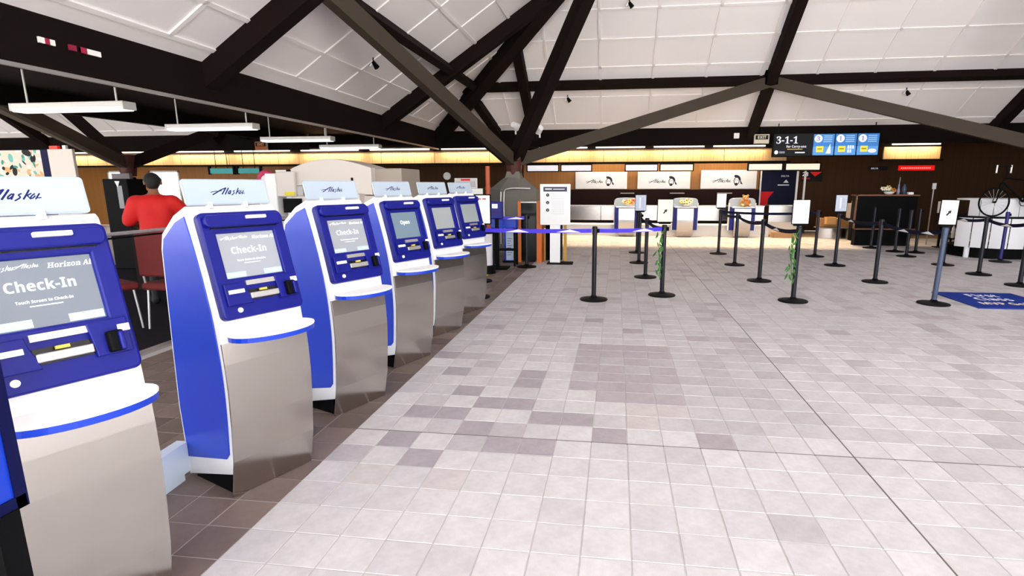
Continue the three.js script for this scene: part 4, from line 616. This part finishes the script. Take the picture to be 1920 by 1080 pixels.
{ const tx = canvasTex(400, 520, (x, w, h) => { x.fillStyle = '#f6f5f4'; x.fillRect(0, 0, w, h); x.fillStyle = '#b04a4a'; x.font = 'bold 40px sans-serif'; x.textAlign = 'center'; x.fillRect(70, 52, 70, 26); x.fillRect(160, 52, 80, 26); x.fillRect(262, 52, 70, 26); x.fillStyle = '#dcdadb'; for (let k = 0; k < 9; k++) x.fillRect(40, 130 + k * 38, 320, 8); });
  const t = thing('framed_notice', 'white framed notice on a stand behind the last kiosk', 'sign', [-2.1, 0, -8.5]); part('frame', rbox(0.37, 0.46, 0.03, 0.02, 0, 1.13, 0), M.black, t); part('print', new THREE.PlaneGeometry(0.335, 0.425), printMat(tx, 0.5), t, [0, 1.13, 0.0155]); part('post', box(0.04, 0.92, 0.04, 0, 0.46, 0), M.black, t); part('base', cyl(0.17, 0.18, 0.02, 0, 0.01, 0, 28), M.black, t); }
{ const tx = canvasTex(400, 180, (x, w, h) => { x.fillStyle = '#b6b3b1'; x.fillRect(0, 0, w, h); x.fillStyle = '#c01818'; x.fillRect(110, 8, 170, 34); x.fillStyle = '#55504e'; for (let k = 0; k < 60; k++) x.fillRect(20 + (k % 12) * 30, 60 + Math.floor(k / 12) * 22, 16, 10); });
  const t = thing('grey_poster', 'grey poster with a red top band behind the last two kiosks', 'poster', [-2.6, 0, -9.6]); part('board', rbox(0.4, 0.17, 0.02, 0.004, 0, 1.53, 0), M.white, t); part('print', new THREE.PlaneGeometry(0.39, 0.16), printMat(tx, 0.6), t, [0, 1.53, 0.0105]); part('backing', rbox(0.5, 0.22, 0.03, 0.004, 0.04, 1.33, -0.02), mat('#cfcfca', 0.6), t); part('post', box(0.05, 1.3, 0.05, 0, 0.65, -0.03), M.black, t); part('base', rbox(0.34, 0.03, 0.3, 0.008, 0, 0.015, 0), M.black, t); }
solo('floor_tape', 'yellow tape strip on the floor beyond the last kiosk', 'tape', rbox(0.07, 0.004, 0.75, 0.001), mat('#d9cf2a', 0.6), [-2.16, 0.003, -8.8]);
post(-1.63, -10.14, 'slim black queue post before the tall wooden cabinet');
belt('purple belt between the scanner and the tall cabinet', [-2.1, -10.02], [-1.63, -10.14], 0.01, M.beltPurple, [0.6]);

// ================================================================ BEHIND THE KIOSKS
{ const t = thing('barrier_rail', 'silver handrail on black posts behind the kiosks', 'rail', [-4.25, 0, -4.6]); part('handrail', [rbox(0.05, 0.03, 6.4, 0.008, 0, 1.095, 0)], M.alu, t); part('lower_rail', rbox(0.04, 0.014, 6.4, 0.004, 0, 1.06, 0), M.black, t); for (let k = 0; k < 4; k++) part('post', box(0.04, 1.06, 0.04, 0, 0.53, -3 + k * 2), M.black, t); }
function redChair(x, z, turn, label) { const t = thing('red_chair', label, 'chair', [x, 0, z], turn, 'red chairs behind the rail'); part('seat', rbox(0.46, 0.08, 0.44, 0.03, 0, 0.46, 0), M.redDark, t); part('backrest', rbox(0.44, 0.46, 0.07, 0.03, 0, 0.8, -0.2), M.redDark, t); for (const a of [-1, 1]) for (const b of [-1, 1]) part('leg', rod(V(a * 0.19, 0.42, b * 0.17), V(a * 0.21, 0, b * 0.2), 0.012), M.alu, t); part('back_frame', [rod(V(-0.19, 0.42, -0.18), V(-0.19, 0.7, -0.22), 0.012), rod(V(0.19, 0.42, -0.18), V(0.19, 0.7, -0.22), 0.012)], M.alu, t); }
redChair(-5.3, -5.1, 2.7, 'red chair left of the person, its back toward the rail'); redChair(-4.7, -5.35, 3.1, 'red chair below the person, right of the other red chair');
{ const t = thing('service_desk', 'dark desk in front of the person in red', 'desk', [-6.2, 0, -7.35]); part('desk_top', rbox(1.6, 0.04, 0.6, 0.008, 0, 0.94, 0), M.black, t); part('desk_body', span(-0.75, 0.75, 0, 0.92, -0.25, 0.15), M.darkWood, t); }
{ const t = thing('black_terminal', 'black terminal cabinet with a grey side screen left of the person', 'machine', [-8.85, 0, -9.2]); part('body', rbox(0.5, 1.62, 0.4, 0.02, 0, 0.81, 0), M.black, t); part('screen', new THREE.PlaneGeometry(0.1, 0.4), mat('#6a6c72', 0.3), t, [0.08, 1.3, 0.201]); part('white_wedge', at(extr(shapeOf([[-0.05, 0.06], [0.05, 0.06], [0, -0.05]]), 0.004), 0.05, 1.52, 0.2), M.paper, t); }
// beige baggage scanner with an arched hood
{ const t = thing('baggage_scanner', 'large beige baggage scanner with an arched hood behind the kiosks', 'machine', [-4.85, 0, -9.3]); const hood = new THREE.Shape(); hood.moveTo(-0.9, 1.5); hood.lineTo(-0.78, 1.72); hood.quadraticCurveTo(-0.35, 1.93, 0.05, 1.93); hood.quadraticCurveTo(0.3, 1.92, 0.75, 1.78); hood.lineTo(0.75, 1.35); hood.lineTo(0.2, 1.35); hood.quadraticCurveTo(-0.2, 1.56, -0.62, 1.5); hood.closePath();
  part('hood', at(extr(hood, 0.7, 0.01), 0, 0, -0.5), M.beige, t); part('body', rbox(1.5, 1.25, 0.9, 0.03, 0.05, 0.7, -0.2), M.beige, t); part('tunnel_recess', rbox(0.72, 0.22, 0.05, 0.01, -0.22, 1.42, -0.0), M.beigeDark, t); part('side_cabinet', rbox(0.56, 1.78, 0.9, 0.02, 0.95, 0.89, -0.4), M.beigeDark, t); part('front_cabinet', rbox(0.42, 1.36, 0.5, 0.02, 0.42, 0.68, 0.18), M.beige, t); part('left_post', rbox(0.2, 1.7, 0.3, 0.02, -1.02, 0.85, 0.15), M.white, t); part('left_screen', rbox(0.34, 0.42, 0.08, 0.02, -0.75, 1.52, 0.25), M.beige, t); part('warning_sticker', rbox(0.18, 0.06, 0.01, 0.002, -0.68, 1.36, 0.3), mat('#e0cf20', 0.6), t); part('black_opening', rbox(0.34, 0.24, 0.03, 0.005, -0.66, 1.16, 0.27), M.black, t); part('vent', box(0.08, 0.05, 0.02, -0.72, 1.74, 0.21), M.black, t); part('latch', box(0.03, 0.05, 0.02, 0.42, 1.6, 0.22), M.black, t); }
// pale partition with a mural in a navy frame
{ const t = thing('partition', 'pale partition panel with a red lamp on top at the far left', 'partition', [-10.15, 0, -9.3]); part('panel', rbox(0.52, 2.16, 0.06, 0.01, 0, 1.08, 0), M.beige, t); part('red_lamp', rbox(0.18, 0.06, 0.06, 0.01, -0.1, 2.19, 0.02), mat('#d01a12', 0.5, 0, { emissive: 0xd01a12, emissiveIntensity: 0.4 }), t); part('white_cap', rbox(0.07, 0.07, 0.06, 0.01, 0.12, 2.19, 0.02), M.white, t); }
{ const tx = canvasTex(512, 380, (x, w, h) => { x.fillStyle = '#d8cdbc'; x.fillRect(0, 0, w, h); const blob = (c, n, s) => { x.fillStyle = c; for (let k = 0; k < n; k++) { x.beginPath(); x.ellipse(rr(0, w), rr(0, h), rr(10, s), rr(6, s * 0.6), rr(0, 3), 0, 7); x.fill(); } }; blob('#e0a06a', 18, 46); blob('#e9e2da', 20, 40); blob('#6fb0a4', 14, 44); blob('#0c0f14', 12, 50); blob('#3f8a80', 10, 30); blob('#f2e8dc', 10, 26); });
  const t = thing('mural_panel', 'colourful mural in a navy frame at the far left edge', 'mural', [-11.05, 0, -9.35]); part('frame', rbox(1.5, 2.16, 0.05, 0.01, 0, 1.08, 0), M.navy, t); part('print', new THREE.PlaneGeometry(1.1, 0.82), printMat(tx, 0.6), t, [-0.12, 1.74, 0.026]); }
// teal sign boxes under the left valance
for (const [a, b, w] of [[-12.89, -11.98, 'left'], [-11.92, -11.07, 'right']]) { const t = thing('teal_sign', w + ' teal sign box under the left valance', 'sign', [(a + b) / 2, 1.95, -16.6]); part('panel', rbox(b - a, 0.16, 0.05, 0.006), M.teal, t); for (const s of [-1, 1]) part('bracket', box(0.06, 0.26, 0.08, s * (b - a) / 2 - s * 0.03, 0.02, 0), M.black, t); part('hanger', [rod(V(-0.2, 0.08, 0), V(-0.2, 1.16, 0), 0.01), rod(V(0.2, 0.08, 0), V(0.2, 1.16, 0), 0.01)], M.black, t); }
{ const t = thing('pink_balloon_display', 'round pink and white ornament behind the second kiosk sign', 'ornament', [-7.25, 0, -11]); part('ring', at(new THREE.TorusGeometry(0.14, 0.06, 14, 30, 4.4), 0, 1.62, 0, 0, 0, -0.6), mat('#d8406a', 0.6), t); part('white_disc', at(new THREE.SphereGeometry(0.13, 20, 14).scale(1, 1, 0.4), -0.02, 1.6, 0), M.paper, t); part('stand', rbox(0.3, 1.45, 0.2, 0.02, 0, 0.725, 0), M.white, t); }
{ const t = thing('white_counter_unit', 'bright white counter unit behind the person in red', 'counter', [-6.6, 0, -10.4]); part('unit', rbox(0.5, 1.75, 0.4, 0.02, 0.55, 0.875, 0.3), M.white, t); part('top', rbox(0.54, 0.03, 0.44, 0.006, 0.55, 1.765, 0.3), M.white, t); }
// ================================================================ PERSON
function blend(bones, centre, half, res, k) {      // tapered capsules joined by a smooth minimum, meshed on a grid
  const mc = new MarchingCubes(res, M.red, false, false, 60000); mc.isolation = 0; const f = mc.field, hs = res / 2;
  const pre = bones.map(([a, b, ra, rb]) => ({ a, b, ra, rb, d: [b[0] - a[0], b[1] - a[1], b[2] - a[2]] })); pre.forEach((p) => { p.l = p.d[0] ** 2 + p.d[1] ** 2 + p.d[2] ** 2 + 1e-9; });
  for (let z = 0; z < res; z++) for (let y = 0; y < res; y++) for (let x = 0; x < res; x++) {
    const px = centre[0] + (x - hs) / hs * half, py = centre[1] + (y - hs) / hs * half, pz = centre[2] + (z - hs) / hs * half; let m = 9;
    for (const p of pre) { const qx = px - p.a[0], qy = py - p.a[1], qz = pz - p.a[2]; let t = (qx * p.d[0] + qy * p.d[1] + qz * p.d[2]) / p.l; t = t < 0 ? 0 : t > 1 ? 1 : t; const ex = qx - t * p.d[0], ey = qy - t * p.d[1], ez = qz - t * p.d[2], s = Math.sqrt(ex * ex + ey * ey + ez * ez) - (p.ra + (p.rb - p.ra) * t); const h = Math.max(k - Math.abs(m - s), 0) / k; m = Math.min(m, s) - h * h * k * 0.25; }
    f[x + y * res + z * res * res] = -m;
  }
  mc.update(); const n = mc.count, pos = new Float32Array(n * 3), nor = new Float32Array(n * 3);
  for (let i = 0; i < n; i++) for (let c = 0; c < 3; c++) { pos[i * 3 + c] = centre[c] + mc.positionArray[i * 3 + c] * half; nor[i * 3 + c] = mc.normalArray[i * 3 + c]; }
  const g = new THREE.BufferGeometry(); g.setAttribute('position', new THREE.BufferAttribute(pos, 3)); g.setAttribute('normal', new THREE.BufferAttribute(nor, 3)); return g;
}
{ const t = thing('person', 'person in a red shirt seen from behind, leaning over a desk', 'person', [-5.78, 0, -6.4], 0.6);
  const BODY = [];
  for (const s of [-1, 1]) { BODY.push([[s * 0.1, 0.84, 0], [s * 0.11, 0.46, -0.02], 0.088, 0.058], [[s * 0.11, 0.46, -0.02], [s * 0.12, 0.09, 0.02], 0.056, 0.04], [[s * 0.12, 0.05, 0.03], [s * 0.14, 0.035, -0.15], 0.045, 0.032], [[0, 1.28, -0.03], [s * 0.17, 1.3, -0.04], 0.1, 0.075]); }
  BODY.push([[0, 0.88, 0], [0, 1.02, 0], 0.145, 0.15], [[-0.06, 0.95, 0], [0.06, 0.95, 0], 0.13, 0.13], [[-0.06, 1.08, -0.01], [-0.08, 1.25, -0.03], 0.125, 0.12], [[0.06, 1.08, -0.01], [0.08, 1.25, -0.03], 0.125, 0.12], [[0, 1.3, -0.04], [0, 1.44, -0.08], 0.07, 0.055]);
  const LS = [-0.2, 1.28, -0.04], LE = [-0.3, 1.06, -0.06], LW = [-0.24, 0.99, -0.28], RS = [0.2, 1.28, -0.04], RE = [0.34, 1.1, -0.1], RW = [0.42, 1.02, -0.33];
  BODY.push([LS, LE, 0.075, 0.058], [LE, LW, 0.045, 0.03], [RS, RE, 0.075, 0.058], [RE, RW, 0.045, 0.03]);
  BODY.push([LS, [-0.27, 1.12, -0.06], 0.082, 0.08], [RS, [0.3, 1.15, -0.08], 0.082, 0.08]);       // loose sleeves
  const body = blend(BODY, [0, 0.78, -0.08], 0.86, 128, 0.05);
  const hand = (w, s) => { const d = [s * 0.02, -0.25, -1]; const b = [[w, [w[0], w[1] - 0.01, w[2] - 0.06], 0.028, 0.032], [[w[0] - 0.02, w[1] - 0.01, w[2] - 0.05], [w[0] + 0.02, w[1] - 0.01, w[2] - 0.07], 0.016, 0.016]]; [[-0.028, 0.062], [-0.01, 0.074], [0.009, 0.07], [0.027, 0.055]].forEach(([o, l]) => { const a = [w[0] + o, w[1] - 0.012, w[2] - 0.075], m = [a[0] + o * 0.15, a[1] - 0.004, a[2] - l * 0.55], e = [m[0], m[1] - l * 0.3, m[2] - l * 0.4]; b.push([a, m, 0.0095, 0.009], [m, e, 0.009, 0.0075]); }); const th = [w[0] - s * 0.03, w[1] - 0.008, w[2] - 0.03]; b.push([th, [th[0] - s * 0.022, th[1] - 0.008, th[2] - 0.035], 0.012, 0.01], [[th[0] - s * 0.022, th[1] - 0.008, th[2] - 0.035], [th[0] - s * 0.02, th[1] - 0.014, th[2] - 0.06], 0.01, 0.008]); return blend(b, [w[0], w[1] - 0.01, w[2] - 0.08], 0.12, 72, 0.008); };
  const hc = [0, 1.535, -0.12];
  const head = blend([[[0, 1.43, -0.08], [0, 1.49, -0.1], 0.055, 0.05], [[0, 1.56, -0.1], [0, 1.54, -0.15], 0.082, 0.078], [[0, 1.5, -0.13], [0, 1.465, -0.18], 0.06, 0.034], [[0, 1.545, -0.22], [0, 1.51, -0.25], 0.012, 0.016], [[-0.03, 1.56, -0.212], [0.03, 1.56, -0.212], 0.018, 0.018], [[-0.02, 1.475, -0.215], [0.02, 1.475, -0.215], 0.01, 0.01], [[-0.085, 1.55, -0.11], [-0.09, 1.52, -0.115], 0.018, 0.012], [[0.085, 1.55, -0.11], [0.09, 1.52, -0.115], 0.018, 0.012]], hc, 0.16, 96, 0.02);
  const all = mergeGeometries([body, hand(LW, -1), hand(RW, 1), head]); const P = all.attributes.position, col = new Float32Array(P.count * 3), red = new THREE.Color('#c8100a'), skin = new THREE.Color('#8a5a40'), dark = new THREE.Color('#14131a'), shoe = new THREE.Color('#08080a'), lip = new THREE.Color('#7a3f35'), q = new THREE.Color();
  const first = body.attributes.position.count;
  for (let i = 0; i < P.count; i++) { const x = P.getX(i), y = P.getY(i), z = P.getZ(i); let c = red; if (i >= first) c = skin; else if (y < 0.075) c = shoe; else if (y < 0.9 && Math.abs(x) < 0.24) c = dark; else if (y > 1.385) c = skin; else { const arm = (e, w) => { const dx = w[0] - e[0], dy = w[1] - e[1], dz = w[2] - e[2]; return ((x - e[0]) * dx + (y - e[1]) * dy + (z - e[2]) * dz) / (dx * dx + dy * dy + dz * dz); }; if ((x < -0.17 && z < -0.09 && arm(LE, LW) > 0.08) || (x > 0.2 && z < -0.12 && arm(RE, RW) > 0.08)) c = skin; } if (i >= first && y > 1.465 && y < 1.485 && z < -0.215 && Math.abs(x) < 0.03) c = lip; q.copy(c); col.set([q.r, q.g, q.b], i * 3); }
  all.setAttribute('color', new THREE.BufferAttribute(col, 3)); part('body', all, new THREE.MeshStandardMaterial({ vertexColors: true, roughness: 0.75 }), t);
  const hair = blend([[[0, 1.575, -0.09], [0, 1.565, -0.13], 0.088, 0.084], [[0, 1.52, -0.06], [0, 1.56, -0.08], 0.07, 0.08], [[-0.07, 1.57, -0.12], [0.07, 1.57, -0.12], 0.03, 0.03]], [0, 1.56, -0.1], 0.14, 64, 0.02); part('hair', hair, M.hair, t);
  for (const s of [-1, 1]) part('eye', new THREE.SphereGeometry(0.011, 12, 10), M.hair, t, [s * 0.031, 1.545, -0.222]);
  part('collar', at(new THREE.TorusGeometry(0.062, 0.016, 10, 28).scale(1, 1.05, 1.3), 0, 1.378, -0.055, Math.PI / 2 + 0.25), M.red, t); }

// ================================================================ shadows on for every mesh and light
scene.traverse((o) => { if (o.isMesh) { o.castShadow = true; o.receiveShadow = true; } if (o.isLight && o.shadow && !o.isRectAreaLight) o.castShadow = true; });
renderer.render(scene, camera);
